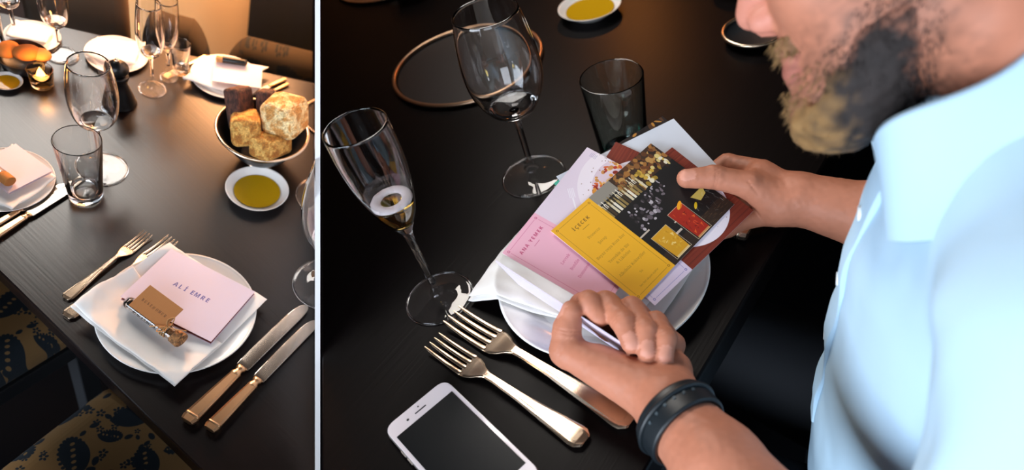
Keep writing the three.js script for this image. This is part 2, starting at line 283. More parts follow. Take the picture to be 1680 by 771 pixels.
{ // corked glass tube of tea with a kraft tag
  const g = thing('tea_tube', 'corked glass tube of dark tea with a kraft paper tag', 'tube');
  const L = 0.060, r = 0.0062;
  mesh('glass_tube', (() => { const p = lathe([[0, 0], [r * 0.6, 0.0006], [r * 0.92, 0.003], [r, 0.006], [r, L], [r - 0.0006, L], [r - 0.0006, 0.0065], [r * 0.85, 0.0036], [0, 0.0012]], 40); p.rotateZ(-Math.PI / 2); return p; })(), M.glass, g);
  const bits = []; for (let i = 0; i < 900; i++) { const a = rr(0, 6.283), q = Math.sqrt(rnd()) * (r - 0.0016), b = new THREE.BoxGeometry(rr(0.0012, 0.0032), rr(0.0004, 0.0008), rr(0.0006, 0.0014)); b.rotateX(rr(0, 3)); b.rotateY(rr(0, 3)); b.rotateZ(rr(0, 3)); b.translate(rr(0.004, L - 0.010), Math.cos(a) * q, Math.sin(a) * q); bits.push(b); }
  const tea = mesh('tea_leaves', merge(bits), std(0x161a17, 0.8), g); tea.userData.kind = 'stuff';
  const corkMap = dataTex(128, (u, v) => { const n = 0.75 + 0.5 * fbm(u * 18, v * 18, 2, 3) - (noise3(u * 30, v * 30, 7) > 0.55 ? 0.3 : 0); return [196 * n, 138 * n, 84 * n]; });
  const ck = lathe([[0, L - 0.006], [r - 0.0009, L - 0.006], [r - 0.0007, L], [r * 1.16, L + 0.0006], [r * 1.28, L + 0.0092], [r * 1.16, L + 0.0108], [0, L + 0.0110]], 30); ck.rotateZ(-Math.PI / 2); mesh('cork', ck, std(0xffffff, 0.9, { map: corkMap }), g);
  const twine = std(0xb98d5c, 0.95);
  for (let i = 0; i < 3; i++) { const t = new THREE.TorusGeometry(r + 0.0006, 0.0006, 8, 40); t.rotateY(Math.PI / 2 + (i - 1) * 0.12); t.translate(L - 0.010 + i * 0.0016, 0, 0); mesh('twine', t, twine, g); }
  mesh('bow', merge([tube([V(L - 0.008, r, 0), V(L - 0.005, r + 0.004, 0.006), V(L - 0.009, r + 0.005, 0.011), V(L - 0.011, r + 0.002, 0.004), V(L - 0.008, r, 0)], 0.00055, 30, 6), tube([V(L - 0.008, r, 0), V(L + 0.002, r + 0.003, -0.003), V(L + 0.008, r + 0.001, -0.008)], 0.00055, 20, 6), tube([V(L - 0.008, r, 0), V(L - 0.012, r + 0.004, -0.005), V(L - 0.009, r + 0.005, -0.010), V(L - 0.006, r + 0.002, -0.003)], 0.00055, 24, 6), tube([V(L - 0.008, r, 0), V(L - 0.015, r + 0.002, 0.006), V(L - 0.020, r - 0.001, 0.009)], 0.00055, 20, 6)]), twine, g);
  const tagMap = canvasTex(768, 400, (c, w, h) => {
    c.fillStyle = '#a8703f'; c.fillRect(0, 0, w, h);
    for (let i = 0; i < 5000; i++) { c.fillStyle = `rgba(${rnd() > 0.5 ? '70,40,15' : '210,160,110'},${rr(0.05, 0.22)})`; c.fillRect(rr(0, w), rr(0, h), rr(1, 7), 1.4); }
    c.fillStyle = '#4b2f1c'; c.font = 'bold 56px serif'; c.textAlign = 'center'; c.textBaseline = 'middle';
    let x = 112; for (const ch of 'BUSE@OMUR') { c.fillText(ch, x, h * 0.56); x += ch === '@' ? 72 : 62; }
  });
  const tg = cardMesh('kraft_tag', 0.042, 0.0265, tagMap, 0x9a6638, 0.0006); g.add(tg); tg.position.set(0.0090, 0.0148, -0.0205); tg.rotation.x = 0.36; tg.userData.label = 'kraft paper tag with stamped letters';
  onL(g, 0.0231, 0.0238, 0.0381, dirY(0.0143 - 0.0231, -0.0334 - 0.0381));
}
{ // forks and knives
  const F = (label, a, b, y = 0) => { const f = fork(label, Math.hypot(b[0] - a[0], b[1] - a[1])); onL(f, a[0], y, a[1], dirY(b[0] - a[0], b[1] - a[1])); return f; };
  F('silver fork lying free beside the cream napkin', [0.0548, 0.0830], [-0.0483, 0.1071]);
  F('silver fork half covered by the cream napkin', [0.0660, 0.0645], [-0.0625, 0.0862]);
  const K = (label, a, b) => { const f = knife(label, Math.hypot(b[0] - a[0], b[1] - a[1])); onL(f, a[0], 0.0012, a[1], dirY(b[0] - a[0], b[1] - a[1])); return f; };
  K('gold toned table knife lying against the small plate', [0.0588, -0.0978], [-0.1115, -0.0683]);
  K('gold toned table knife lying farther from the small plate', [0.0501, -0.1180], [-0.1062, -0.0901]);
}
// glasses and dishes of the left table
const wineShape = (H, hb, rm, hm, rt) => [[rm * 0.55, hb + 0.006 * H / 0.2], [rm * 0.86, hb + (hm - hb) * 0.42], [rm, hm], [rm * 0.95, hm + (H - hm) * 0.5], [rt, H]];
const wine = (label, H, hb, rb, rs, rm, hm, rt, wall = 0.001) => stemGlass('wine_glass', label, 'wine glass', { rb, rs, hb, H, wall, outer: wineShape(H, hb, rm, hm, rt) });
onL(tumbler('small clear tumbler in front of the stemmed glass, name card table', 0.0156, 0.0211, 0.0936), -0.0318, 0, 0.1839);
onL(wine('empty wine glass behind the small clear tumbler', 0.162, 0.0724, 0.0245, 0.0026, 0.0226, 0.112, 0.0180), -0.0655, 0, 0.2085);
onL(dish('oil_dish', 'round white dish of olive oil below the bread bowl', 0.0352, 0.0125, M.porcelain), -0.1745, 0, 0.0900);
onL(oilDisc('olive oil filling the white dish below the bread bowl', 0.0258, 0.0066), -0.1745, 0, 0.0900);
{ // bread bowl
  const R = 0.0512, h = 0.0532, g = thing('bread_bowl', 'dark round bowl with silver rim, full of bread', 'bowl'); onL(g, -0.2155, 0, 0.1345);
  mesh('bowl_body', lathe([[0, 0.004], [0.018, 0.004], ...spline([[0.0195, 0.006], [0.033, 0.022], [0.046, 0.042], [R, h]], 16), ...spline([[R - 0.0014, h], [0.044, 0.040], [0.033, 0.020], [0.022, 0.009], [0, 0.008]], 16)]), M.darkDish, g);
  const t = new THREE.TorusGeometry(R, 0.0019, 12, 90); t.rotateX(Math.PI / 2); t.translate(0, h, 0); mesh('rim', t, M.silver, g);
  mesh('foot_ring', lathe([[0.014, 0.0003], [0.0210, 0.0003], [0.0215, 0.003], [0.0195, 0.006], [0.014, 0.006]]), M.silver, g);
  const crumb = (crust, inside, s) => dataTex(128, (u, v) => { const n = fbm(u * 7 + s, v * 7, 2, 3), f = 0.85 + 0.35 * fbm(u * 34, v * 34, s, 2), m = Math.min(1, Math.max(0, 0.5 + n * 2.2)); return [0, 1, 2].map((k) => (crust[k] * (1 - m) + inside[k] * m) * f); });
  const piece = (label, w, hh, d, x, y, z, rx, ry, rz, mp) => {
    const b = new RoundedBoxGeometry(w, hh, d, 6, Math.min(w, hh, d) * 0.26), p = b.attributes.position;
    for (let i = 0; i < p.count; i++) { const a = 1 + 0.13 * fbm(p.getX(i) * 45 + x * 900, p.getY(i) * 45, p.getZ(i) * 45, 3); p.setXYZ(i, p.getX(i) * a, p.getY(i) * a, p.getZ(i) * a); }
    b.computeVertexNormals(); const m = mesh(numbered('bread_piece'), b, std(0xffffff, 0.9, { map: mp }), scene); tag(m, label, 'bread', 'bread in the dark bowl');
    const e = new THREE.Euler(rx, ry, rz); _m.makeRotationFromEuler(e).setPosition(-0.2155 + x, y + 0.007, 0.1345 + z).premultiply(LM); _m.decompose(m.position, m.quaternion, m.scale);
  };
  const gold = crumb([176, 112, 40], [226, 176, 92], 1), pale = crumb([200, 140, 70], [240, 214, 158], 4), dark = crumb([52, 30, 24], [96, 58, 44], 8);
  piece('dark brown bread slice leaning at the bowl edge', 0.036, 0.052, 0.020, 0.006, 0.056, 0.034, 0.5, 0.5, 0.3, dark);
  piece('dark brown bread slice beside the pale roll', 0.032, 0.046, 0.018, -0.020, 0.056, 0.020, 0.3, 0.7, 0.4, dark);
  piece('pale crusty bread chunk on top of the heap', 0.048, 0.044, 0.042, -0.016, 0.076, -0.014, 0.3, 0.4, 0.1, pale);
  piece('golden bread wedge at the front of the bowl', 0.056, 0.034, 0.032, 0.018, 0.053, 0.008, 0.2, 0.9, 0.35, gold);
  piece('golden bread wedge under the pale chunk', 0.046, 0.028, 0.030, 0.012, 0.052, -0.027, 0.3, 0.3, 0.25, gold);
}
// glassware cut off by the added divider: built as the piece that stands on this side
const CLIPL = { n: V(-0.74453, 0.11874, -0.65694), c: V(0.2459, 0.7647, -0.3499) };
function clipGeo(g, n, c, keepNeg = true) {
  g = g.index ? g.toNonIndexed() : g; const P = g.attributes.position, N = g.attributes.normal, op = [], on = [], v = V();
  const d = (a) => (keepNeg ? -1 : 1) * v.set(a[0] - c.x, a[1] - c.y, a[2] - c.z).dot(n);
  for (let i = 0; i < P.count; i += 3) {
    const poly = []; const tri = [0, 1, 2].map((k) => [P.getX(i + k), P.getY(i + k), P.getZ(i + k), N.getX(i + k), N.getY(i + k), N.getZ(i + k)]);
    for (let k = 0; k < 3; k++) { const a = tri[k], b = tri[(k + 1) % 3], da = d(a), db = d(b); if (da >= 0) poly.push(a); if (da * db < 0) { const t = da / (da - db); poly.push(a.map((x, m) => x + (b[m] - x) * t)); } }
    for (let k = 1; k + 1 < poly.length; k++) for (const q of [poly[0], poly[k], poly[k + 1]]) { op.push(q[0], q[1], q[2]); on.push(q[3], q[4], q[5]); }
  }
  const r = new THREE.BufferGeometry(); r.setAttribute('position', new THREE.Float32BufferAttribute(op, 3)); r.setAttribute('normal', new THREE.Float32BufferAttribute(on, 3)); return r;
}
function clipL(g, x, y, z) {   // g placed on the left table at x, y, z with no turn
  g.traverse((o) => { if (o.isMesh) o.geometry = clipGeo(o.geometry, CLIPL.n, CLIPL.c.clone().sub(V(x, y, z))); }); onL(g, x, y, z); return g;
}
clipL(wine('tall wine glass cut by the added white divider, beside the knives', 0.235, 0.085, 0.0351, 0.004, 0.042, 0.15, 0.034, 0.0012), -0.1480, 0, -0.0580);
clipL(stemGlass('champagne_flute', 'flared glass vessel cut by the added white divider, beside the oil dish', 'glass', { rb: 0.0333, rs: 0.009, hb: 0.05, H: 0.13, wall: 0.0012, outer: [[0.018, 0.07], [0.024, 0.1], [0.026, 0.13]] }), -0.2372, 0, 0.0427);
{ const t = new THREE.TorusGeometry(0.040, 0.0016, 12, 90); t.rotateX(Math.PI / 2); const g = tag(mesh(numbered('metal_ring'), t, M.silver, scene), 'bright metal ring cut by the added white divider, right of the bread bowl', 'ring'); const p = [-0.34, 0.0018, 0.14]; g.geometry = clipGeo(t, CLIPL.n, CLIPL.c.clone().sub(V(...p))); onL(g, ...p); }

// ------------------------------------------------------------------ left table: farther settings
{
  const set = (i, cx, cz, r, q, lp, ln) => {
    const h = r * 0.16; onL(plate(lp, r, h), cx, 0, cz);
    const y = (x, z) => 0.0055 + h * 0.75 * Math.pow(Math.min(1, Math.hypot(x - cx, z - cz) / r), 3);
    const nap = tag(mesh(numbered('napkin'), clothGeo(q, (x, z) => y(x, z) + 0.002, 0.004, 30, 0.001, i), M.linen, scene), ln, 'napkin'); onL(nap, 0, 0, 0);
    return y;
  };
  // neighbour on the same side
  set(1, 0.0160, 0.2390, 0.044, [[0.0500, 0.2500], [-0.0140, 0.2720], [-0.0205, 0.2120], [0.0332, 0.1960]], 'plate of the neighbouring setting left of the tumbler', 'napkin of the neighbouring setting left of the tumbler');
  const c2 = thing('name_card', 'blank looking pale pink card on the plate left of the tumbler', 'name card');
  c2.add(cardMesh('front_leaf', 0.050, 0.046, null, 0xe2d2da)); c2.children[0].position.y = 0.0022; c2.add(cardMesh('back_leaf', 0.050, 0.046, null, 0xdcc8d2));
  onL(c2, -0.0142, 0.0165, 0.2664, dirY(-0.0060, -0.0490));
  const cork = thing('tea_tube', 'cork end of a tea tube at the picture edge, neighbouring setting', 'tube');
  mesh('cork', (() => { const g = lathe([[0, 0], [0.0055, 0], [0.006, 0.002], [0.006, 0.011], [0.0054, 0.012], [0, 0.012]], 24); g.rotateZ(-Math.PI / 2); return g; })(), std(0xb4753a, 0.9), cork);
  mesh('glass_tube', (() => { const g = lathe([[0, -0.05], [0.0055, -0.049], [0.0058, -0.045], [0.0058, 0]], 24); g.rotateZ(-Math.PI / 2); return g; })(), M.glass, cork);
  onL(cork, 0.0200, 0.0250, 0.2300, dirY(-0.1, -1));
  const k2 = (label, a, b) => { const f = knife(label, Math.hypot(b[0] - a[0], b[1] - a[1])); onL(f, a[0], 0.0012, a[1], dirY(b[0] - a[0], b[1] - a[1])); };
  k2('knife nearest the neighbouring plate left of the tumbler', [0.0600, 0.1915], [-0.0250, 0.2075]);
  k2('outer knife running behind the tumbler from the left', [0.0680, 0.1790], [-0.0400, 0.2020]);
  // setting opposite, in front of the patterned seats
  const y3 = set(3, -0.2690, 0.2655, 0.042, [[-0.2177, 0.2808], [-0.2739, 0.2948], [-0.3228, 0.2507], [-0.2513, 0.2354]], 'plate under the napkin and dark tea tube opposite', 'napkin folded on the plate opposite, before the patterned seats');
  const c3 = thing('name_card', 'pale card on the opposite napkin, before the patterned seats', 'name card'); c3.add(cardMesh('front_leaf', 0.058, 0.044, null, 0xe8dce2)); c3.add(cardMesh('back_leaf', 0.058, 0.044, null, 0xdccdd6)); c3.children[1].position.y = -0.0012; onL(c3, -0.2700, 0.0182, 0.2900, dirY(-0.046, -0.041));
  const tt = thing('tea_tube', 'dark tea tube lying on the opposite pale card', 'tube');
  mesh('glass_tube', (() => { const g = lathe([[0, 0], [0.004, 0.001], [0.0045, 0.004], [0.0045, 0.03], [0, 0.03]], 24); g.rotateZ(-Math.PI / 2); return g; })(), std(0x14181a, 0.25), tt);
  mesh('cork', (() => { const g = lathe([[0, 0.03], [0.0042, 0.03], [0.0044, 0.037], [0, 0.038]], 24); g.rotateZ(-Math.PI / 2); return g; })(), std(0xb98a58, 0.9), tt);
  onL(tt, -0.2960, 0.0236, 0.2600, dirY(0.034, 0.028));
  const k3 = (label, a, b) => { const f = knife(label, Math.hypot(b[0] - a[0], b[1] - a[1])); onL(f, a[0], 0.0012, a[1], dirY(b[0] - a[0], b[1] - a[1])); };
  k3('knife beside the opposite plate, nearer the plate', [-0.3354, 0.2300], [-0.2690, 0.2270]); k3('knife beside the opposite plate, nearer the bread bowl', [-0.3320, 0.2210], [-0.2749, 0.2165]);
  const f3 = fork('fork beside the opposite plate, nearer the far glasses', 0.07); onL(f3, -0.2760, 0, 0.3120, dirY(0.062, -0.01));
  // setting beyond, by the chairs
  set(4, -0.1830, 0.3560, 0.034, [[-0.1480, 0.366], [-0.180, 0.386], [-0.218, 0.356], [-0.186, 0.328]], 'bright plate far behind the wine glass', 'bright napkin far behind the wine glass');
  set(5, -0.1240, 0.4200, 0.028, [[-0.098, 0.426], [-0.122, 0.446], [-0.150, 0.418], [-0.126, 0.398]], 'plate at the far corner under the first tall glass', 'napkin at the far corner under the first tall glass');
}
onL(wine('tall thin stemmed glass standing before the warm wall', 0.135, 0.055, 0.0145, 0.002, 0.0150, 0.088, 0.0125), -0.1835, 0, 0.2904);
{ const f = stemGlass('champagne_flute', 'slim flute standing beside the opposite plate', 'glass', { rb: 0.0095, rs: 0.002, hb: 0.045, H: 0.125, wall: 0.0008, outer: [[0.0085, 0.06], [0.0125, 0.085], [0.0115, 0.125]] }); onL(f, -0.2115, 0, 0.2995); }
onL(wine('stemmed glass at the far corner beside the bread basket', 0.118, 0.045, 0.0151, 0.002, 0.0150, 0.078, 0.012), -0.1332, 0, 0.3836);
onL(tumbler('small tumbler beside the slim flute before the warm wall', 0.0085, 0.0112, 0.052), -0.2290, 0, 0.3000);
onL(tumbler('tumbler at the far left corner of the table', 0.0130, 0.0165, 0.066), -0.0760, 0, 0.4150);
onL(wine('stemmed glass at the far left behind the bread basket', 0.125, 0.05, 0.0151, 0.002, 0.0155, 0.085, 0.012), -0.1090, 0, 0.4250);
{ // pepper mill
  const g = thing('pepper_mill', 'black turned pepper mill behind the wine glass', 'pepper mill'); onL(g, -0.1408, 0.0010, 0.2871);
  const m = std(0x07090c, 0.35);
  mesh('body', lathe(spline([[0, 0.0002], [0.0155, 0.0002], [0.016, 0.003], [0.0125, 0.018], [0.0088, 0.032], [0.0105, 0.042], [0.009, 0.046], [0, 0.047]], 40), 40), m, g);
  mesh('head', lathe(spline([[0, 0.0465], [0.006, 0.047], [0.0112, 0.053], [0.0098, 0.061], [0.004, 0.066], [0, 0.0665]], 30), 40), m, g);
  const k = new THREE.SphereGeometry(0.0028, 16, 12); k.translate(0, 0.0685, 0); mesh('knob', k, M.silver, g);
}
{ // tealight in a glass
  const g = thing('tealight_holder', 'lit tealight in a small glass holder beside the bread basket', 'candle'); onL(g, -0.0895, 0, 0.3472);
  mesh('holder', lathe([[0, 0.0003], [0.0095, 0.0003], [0.0108, 0.003], [0.0128, 0.026], [0.0120, 0.026], [0.0100, 0.005], [0, 0.0045]], 40), M.glass, g);
  mesh('wax', lathe([[0, 0.0048], [0.0094, 0.0048], [0.0100, 0.0095], [0, 0.0100]], 32), std(0xffe6bd, 0.6, { emissive: 0xff9a3c, emissiveIntensity: 0.8 }), g);
  mesh('flame', lathe(spline([[0, 0.0100], [0.0030, 0.0135], [0.0042, 0.0175], [0.0026, 0.0235], [0, 0.0300]], 20), 24), std(0x000000, 1, { emissive: 0xffb45e, emissiveIntensity: 14 }), g);
  const l = new THREE.PointLight(0xffa850, 0.02); l.position.copy(L2W(-0.0895, 0.036, 0.3472)); l.castShadow = true; l.shadow.radius = 0.3; scene.add(l);
}
{ // bread basket far left and its small oil dish
  const g = thing('bread_bowl', 'dark bowl of orange rolls at the far left', 'bowl'); onL(g, -0.0900, 0, 0.3800);
  mesh('bowl_body', lathe([[0, 0.001], [0.016, 0.001], [0.020, 0.008], [0.0255, 0.022], [0.0245, 0.022], [0.018, 0.008], [0, 0.006]], 40), M.darkDish, g);
  const roll = (label, x, y, z, s, c) => { const b = new THREE.SphereGeometry(s, 20, 14); b.scale(1.25, 0.8, 1); const m = tag(mesh(numbered('bread_piece'), b, std(c, 0.8), scene), label, 'bread', 'rolls in the far bowl'); onL(m, -0.09 + x, y, 0.38 + z, x * 60); };
  roll('orange brown roll at the picture side of the far bowl', 0.008, 0.024, 0.010, 0.0105, 0xb5702c); roll('orange brown roll in the middle of the far bowl', -0.004, 0.026, -0.004, 0.0110, 0xa8601f); roll('orange brown roll by the tall glass in the far bowl', -0.014, 0.024, -0.010, 0.0090, 0xb87a3a);
  onL(dish('oil_dish', 'small yellow dish at the left picture edge', 0.015, 0.006, M.porcelain), -0.0620, 0, 0.3640); onL(oilDisc('yellow oil in the small dish at the left picture edge', 0.0115, 0.0036), -0.0620, 0, 0.3640);
}

// ------------------------------------------------------------------ left: seats and wall
const paisley = canvasTex(1024, 1024, (c, w, h) => {
  c.fillStyle = '#86663c'; c.fillRect(0, 0, w, h);
  const drop = (x, y, s, a, dots) => {
    c.save(); c.translate(x, y); c.rotate(a); c.scale(s, s); c.fillStyle = '#101d27';
    c.beginPath(); c.moveTo(0, -60); c.bezierCurveTo(46, -40, 52, 36, 0, 52); c.bezierCurveTo(-46, 40, -34, -20, 0, -60); c.fill();
    for (let k = 0; k < 22; k++) { const t = k / 22 * 6.283; c.beginPath(); c.arc(Math.cos(t) * 31, 2 + Math.sin(t) * 50, 4.6, 0, 7); c.fill(); }
    if (dots) { c.fillStyle = '#86683f'; for (let k = -2; k <= 2; k++) { c.beginPath(); c.ellipse(k * 1.5, k * 17, 6, 4.4, 0.3, 0, 7); c.fill(); } }
    c.restore();
  };
  for (let j = 0; j < 4; j++) for (let i = 0; i < 4; i++) { const x = (i + (j % 2) * 0.5) * 256 + rr(-20, 20), y = j * 256 + 90 + rr(-20, 20), a = rr(-0.7, 0.7) + ((i + j) % 2 ? 2.3 : 0.4), k = rr(1.45, 1.8); for (const o of [-1024, 0, 1024]) for (const p of [-1024, 0, 1024]) drop(x + o, y + p, k, a, (i + 2 * j) % 3 > 0); }
  for (let j = 0; j < 4; j++) for (let i = 0; i < 4; i++) drop((i + (j % 2) * 0.5) * 256 + 128 + rr(-14, 14), j * 256 + 110 + rr(-14, 14), rr(0.7, 0.95), rr(0, 6), (i + j) % 2 === 0);
  for (let k = 0; k < 60; k++) drop(rr(20, 1004), rr(20, 1004), rr(0.22, 0.42), rr(0, 6), false);
  c.fillStyle = '#13202b'; for (let k = 0; k < 130; k++) { const x = rr(0, w), y = rr(0, h), s = rr(8, 15); for (let p = 0; p < 5; p++) { c.beginPath(); c.ellipse(x + Math.cos(p * 1.257) * s, y + Math.sin(p * 1.257) * s, s * 0.62, s * 0.45, p * 1.257, 0, 7); c.fill(); } }
});
paisley.wrapS = paisley.wrapT = THREE.RepeatWrapping; paisley.repeat.set(4.2, 4.2);
const fabric = std(0xffffff, 0.92, { map: paisley }), shadedSeatCloth = std(0x585840, 0.95, { map: paisley });  // second cloth: same print, dimmer light on the seat backs put into its tint
function uvXZ(g, ax = 0, ay = 2) { const p = g.attributes.position, uv = []; for (let i = 0; i < p.count; i++) uv.push(p.getComponent(i, ax), p.getComponent(i, ay)); g.setAttribute('uv', new THREE.Float32BufferAttribute(uv, 2)); return g; }
function chair(label, x, z, turn) {
  const g = thing('dining_chair', label, 'chair'); onL(g, x, LFLOOR, z, turn);
  const s = 0.30, h = 0.31; const c = new RoundedBoxGeometry(s, 0.06, s, 6, 0.028), p = c.attributes.position;
  for (let i = 0; i < p.count; i++) if (p.getY(i) > 0) p.setY(i, p.getY(i) + 0.016 * (1 - Math.pow(2 * p.getX(i) / s, 2)) * (1 - Math.pow(2 * p.getZ(i) / s, 2)));
  c.translate(0, h, 0); c.computeVertexNormals(); mesh('seat', uvXZ(c), fabric, g);
  mesh('seat_frame', box(s - 0.01, 0.03, s - 0.01, 0, h - 0.045, 0), M.black, g);
  for (const a of [-1, 1]) for (const b of [-1, 1]) mesh('leg', box(0.024, h - 0.05, 0.024, a * (s / 2 - 0.02), (h - 0.05) / 2, b * (s / 2 - 0.02)), M.black, g);
  const bk = new RoundedBoxGeometry(0.045, 0.30, s, 6, 0.02); bk.translate(s / 2 + 0.01, h + 0.16, 0); mesh('backrest', bk, M.black, g);
  return g;
}
chair('patterned chair pushed under the table edge below the napkin', 0.160, -0.108, 0.12);
chair('patterned chair pushed under the table edge left of the forks', 0.155, 0.282, 0.05);
function clipTurned(g, P, ry) {   // cut a piece that is set at P and turned by ry where the added divider stands
  const q = new THREE.Matrix4().makeRotationY(ry).setPosition(...P).invert(), c = CLIPL.c.clone().addScaledVector(CLIPL.n, -0.004).applyMatrix4(q), n = CLIPL.n.clone().transformDirection(q); return clipGeo(g, n, c);
}
function struct0(name, g, m, label, P, ry) { const o = struct(name, g, m, label); onL(o, ...P, ry); return o; }
{ // banquette opposite: rounded patterned backs, and the wall behind
  const dir = [0.678, 0.735], nrm = [-0.735, 0.678], ry = dirY(dir[0], dir[1]);
  const seat = (label, t, off, len, top) => {
    const g = thing('banquette_seat', label, 'seat'); const x = -0.27 + dir[0] * t + nrm[0] * off, z = 0.314 + dir[1] * t + nrm[1] * off; onL(g, x, LFLOOR, z, ry);
    const H = -LFLOOR + top; const b = new RoundedBoxGeometry(len, 0.36, 0.05, 8, 0.024), p = b.attributes.position;
    for (let i = 0; i < p.count; i++) if (p.getY(i) > 0.1) p.setY(i, p.getY(i) - 0.05 * Math.pow(Math.abs(2 * p.getX(i) / len), 2.4));
    b.translate(0, H - 0.18, 0); b.computeVertexNormals(); const B = [x, LFLOOR, z]; mesh('backrest', uvXZ(clipTurned(b, B, ry), 0, 1), shadedSeatCloth, g);
    mesh('base', clipTurned(box(len - 0.02, H - 0.36, 0.04, 0, (H - 0.36) / 2, 0), B, ry), M.black, g); return g;
  };
  seat('patterned seat back right of the warm wall, behind the opposite plate', -0.105, 0.075, 0.17, 0.006);
  seat('patterned seat back before the warm wall, left of the opposite plate', 0.048, 0.066, 0.095, 0.008);
  const brown = thing('dining_chair', 'brown leather chair back far behind the bright plate', 'chair'); onL(brown, -0.212, LFLOOR, 0.480, ry);
  const bb = new RoundedBoxGeometry(0.12, 0.42, 0.03, 6, 0.014); bb.translate(0, 0.345, 0); mesh('backrest', bb, std(0x4a3a2a, 0.6), brown); mesh('base', box(0.11, 0.14, 0.03, 0, 0.07, 0), M.black, brown);
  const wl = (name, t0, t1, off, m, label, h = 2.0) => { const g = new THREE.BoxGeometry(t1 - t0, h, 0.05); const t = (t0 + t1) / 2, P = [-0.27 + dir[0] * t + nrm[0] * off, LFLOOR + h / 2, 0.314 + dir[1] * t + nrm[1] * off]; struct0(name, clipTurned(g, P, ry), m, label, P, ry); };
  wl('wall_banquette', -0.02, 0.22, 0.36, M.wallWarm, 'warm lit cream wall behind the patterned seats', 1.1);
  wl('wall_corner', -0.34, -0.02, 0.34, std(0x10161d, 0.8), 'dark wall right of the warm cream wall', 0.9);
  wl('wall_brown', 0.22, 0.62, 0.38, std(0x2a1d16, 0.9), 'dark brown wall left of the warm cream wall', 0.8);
}
{ // globe lamp on the cream wall: it lights the wall, the opposite setting and the tabletop
  const g = thing('wall_lamp', 'warm globe lamp on the cream wall above the patterned seats', 'lamp'), b = new THREE.SphereGeometry(0.035, 28, 20); onL(g, -0.425, 0.23, 0.445, dirY(0.678, 0.735));
  mesh('globe', b, std(0x2a1a0c, 0.4, { emissive: 0xffa65a, emissiveIntensity: 14 }), g);
  mesh('bracket', merge([new THREE.CylinderGeometry(0.006, 0.006, 0.15, 14).rotateX(Math.PI / 2).translate(0, -0.03, 0.075), lathe([[0, 0], [0.02, 0], [0.018, 0.006], [0, 0.007]], 24).rotateX(Math.PI / 2).translate(0, -0.03, 0.144)]), M.brass, g);
  const l = new THREE.PointLight(0xffb478, 2.2); l.position.copy(g.position); l.castShadow = true; l.shadow.radius = 1.7; scene.add(l);
}

// ------------------------------------------------------------------ right table
{
  const r = 0.1041, H = 0.0155, cx = -0.0015, cz = -0.0051;
  onR(plate('large white plate under the napkin and the hands', r, H), cx, 0, cz);
  const yR = (x, z) => { const d = Math.hypot(x - cx, z - cz) / r; return d < 1.0 ? 0.0055 + H * 0.78 * Math.pow(d, 3.2) : 0.0055 + H * 0.78 - (d - 1) * 0.05; };
  const nap = thing('napkin', 'white folded napkin on the large white plate', 'napkin'); onR(nap, 0, 0, 0);
  const q = [[0.1085, -0.0870], [0.110, 0.0380], [-0.0820, 0.0600], [-0.0780, -0.0540]];
  mesh('lower_layer', clothGeo(q, (x, z) => Math.max(yR(x, z), 0.004) + 0.0018, 0.0024, 60, 0.0009, 3), M.linen, nap);
  const q2 = [[0.1070, -0.0845], [0.1080, 0.036], [-0.0600, 0.058], [-0.060, -0.0560]];
  mesh('upper_fold', clothGeo(q2, (x, z, u, v) => Math.max(yR(x, z), 0.004) + 0.0052 + 0.0022 * Math.exp(-Math.pow((v - 0.32) * 7, 2)) + 0.002 * Math.exp(-Math.pow((v - 0.12) * 9, 2)), 0.0028, 70, 0.0018, 8), M.linen, nap);
}
{
  const F = (label, a, b) => { const f = fork(label, Math.hypot(b[0] - a[0], b[1] - a[1])); onR(f, a[0], 0, a[1], dirY(b[0] - a[0], b[1] - a[1])); return f; };
  F('shorter silver fork lying nearer the white phone', [-0.0807, -0.1616], [0.1082, -0.1406]);
  F('longer silver fork lying nearer the large plate', [-0.1061, -0.1299], [0.1113, -0.1080]);
  const k = knife('silver knife handle end behind the cards and hand', 0.21, M.silver); onR(k, -0.1069, 0.0012, 0.1036, dirY(1, 0.0));
}
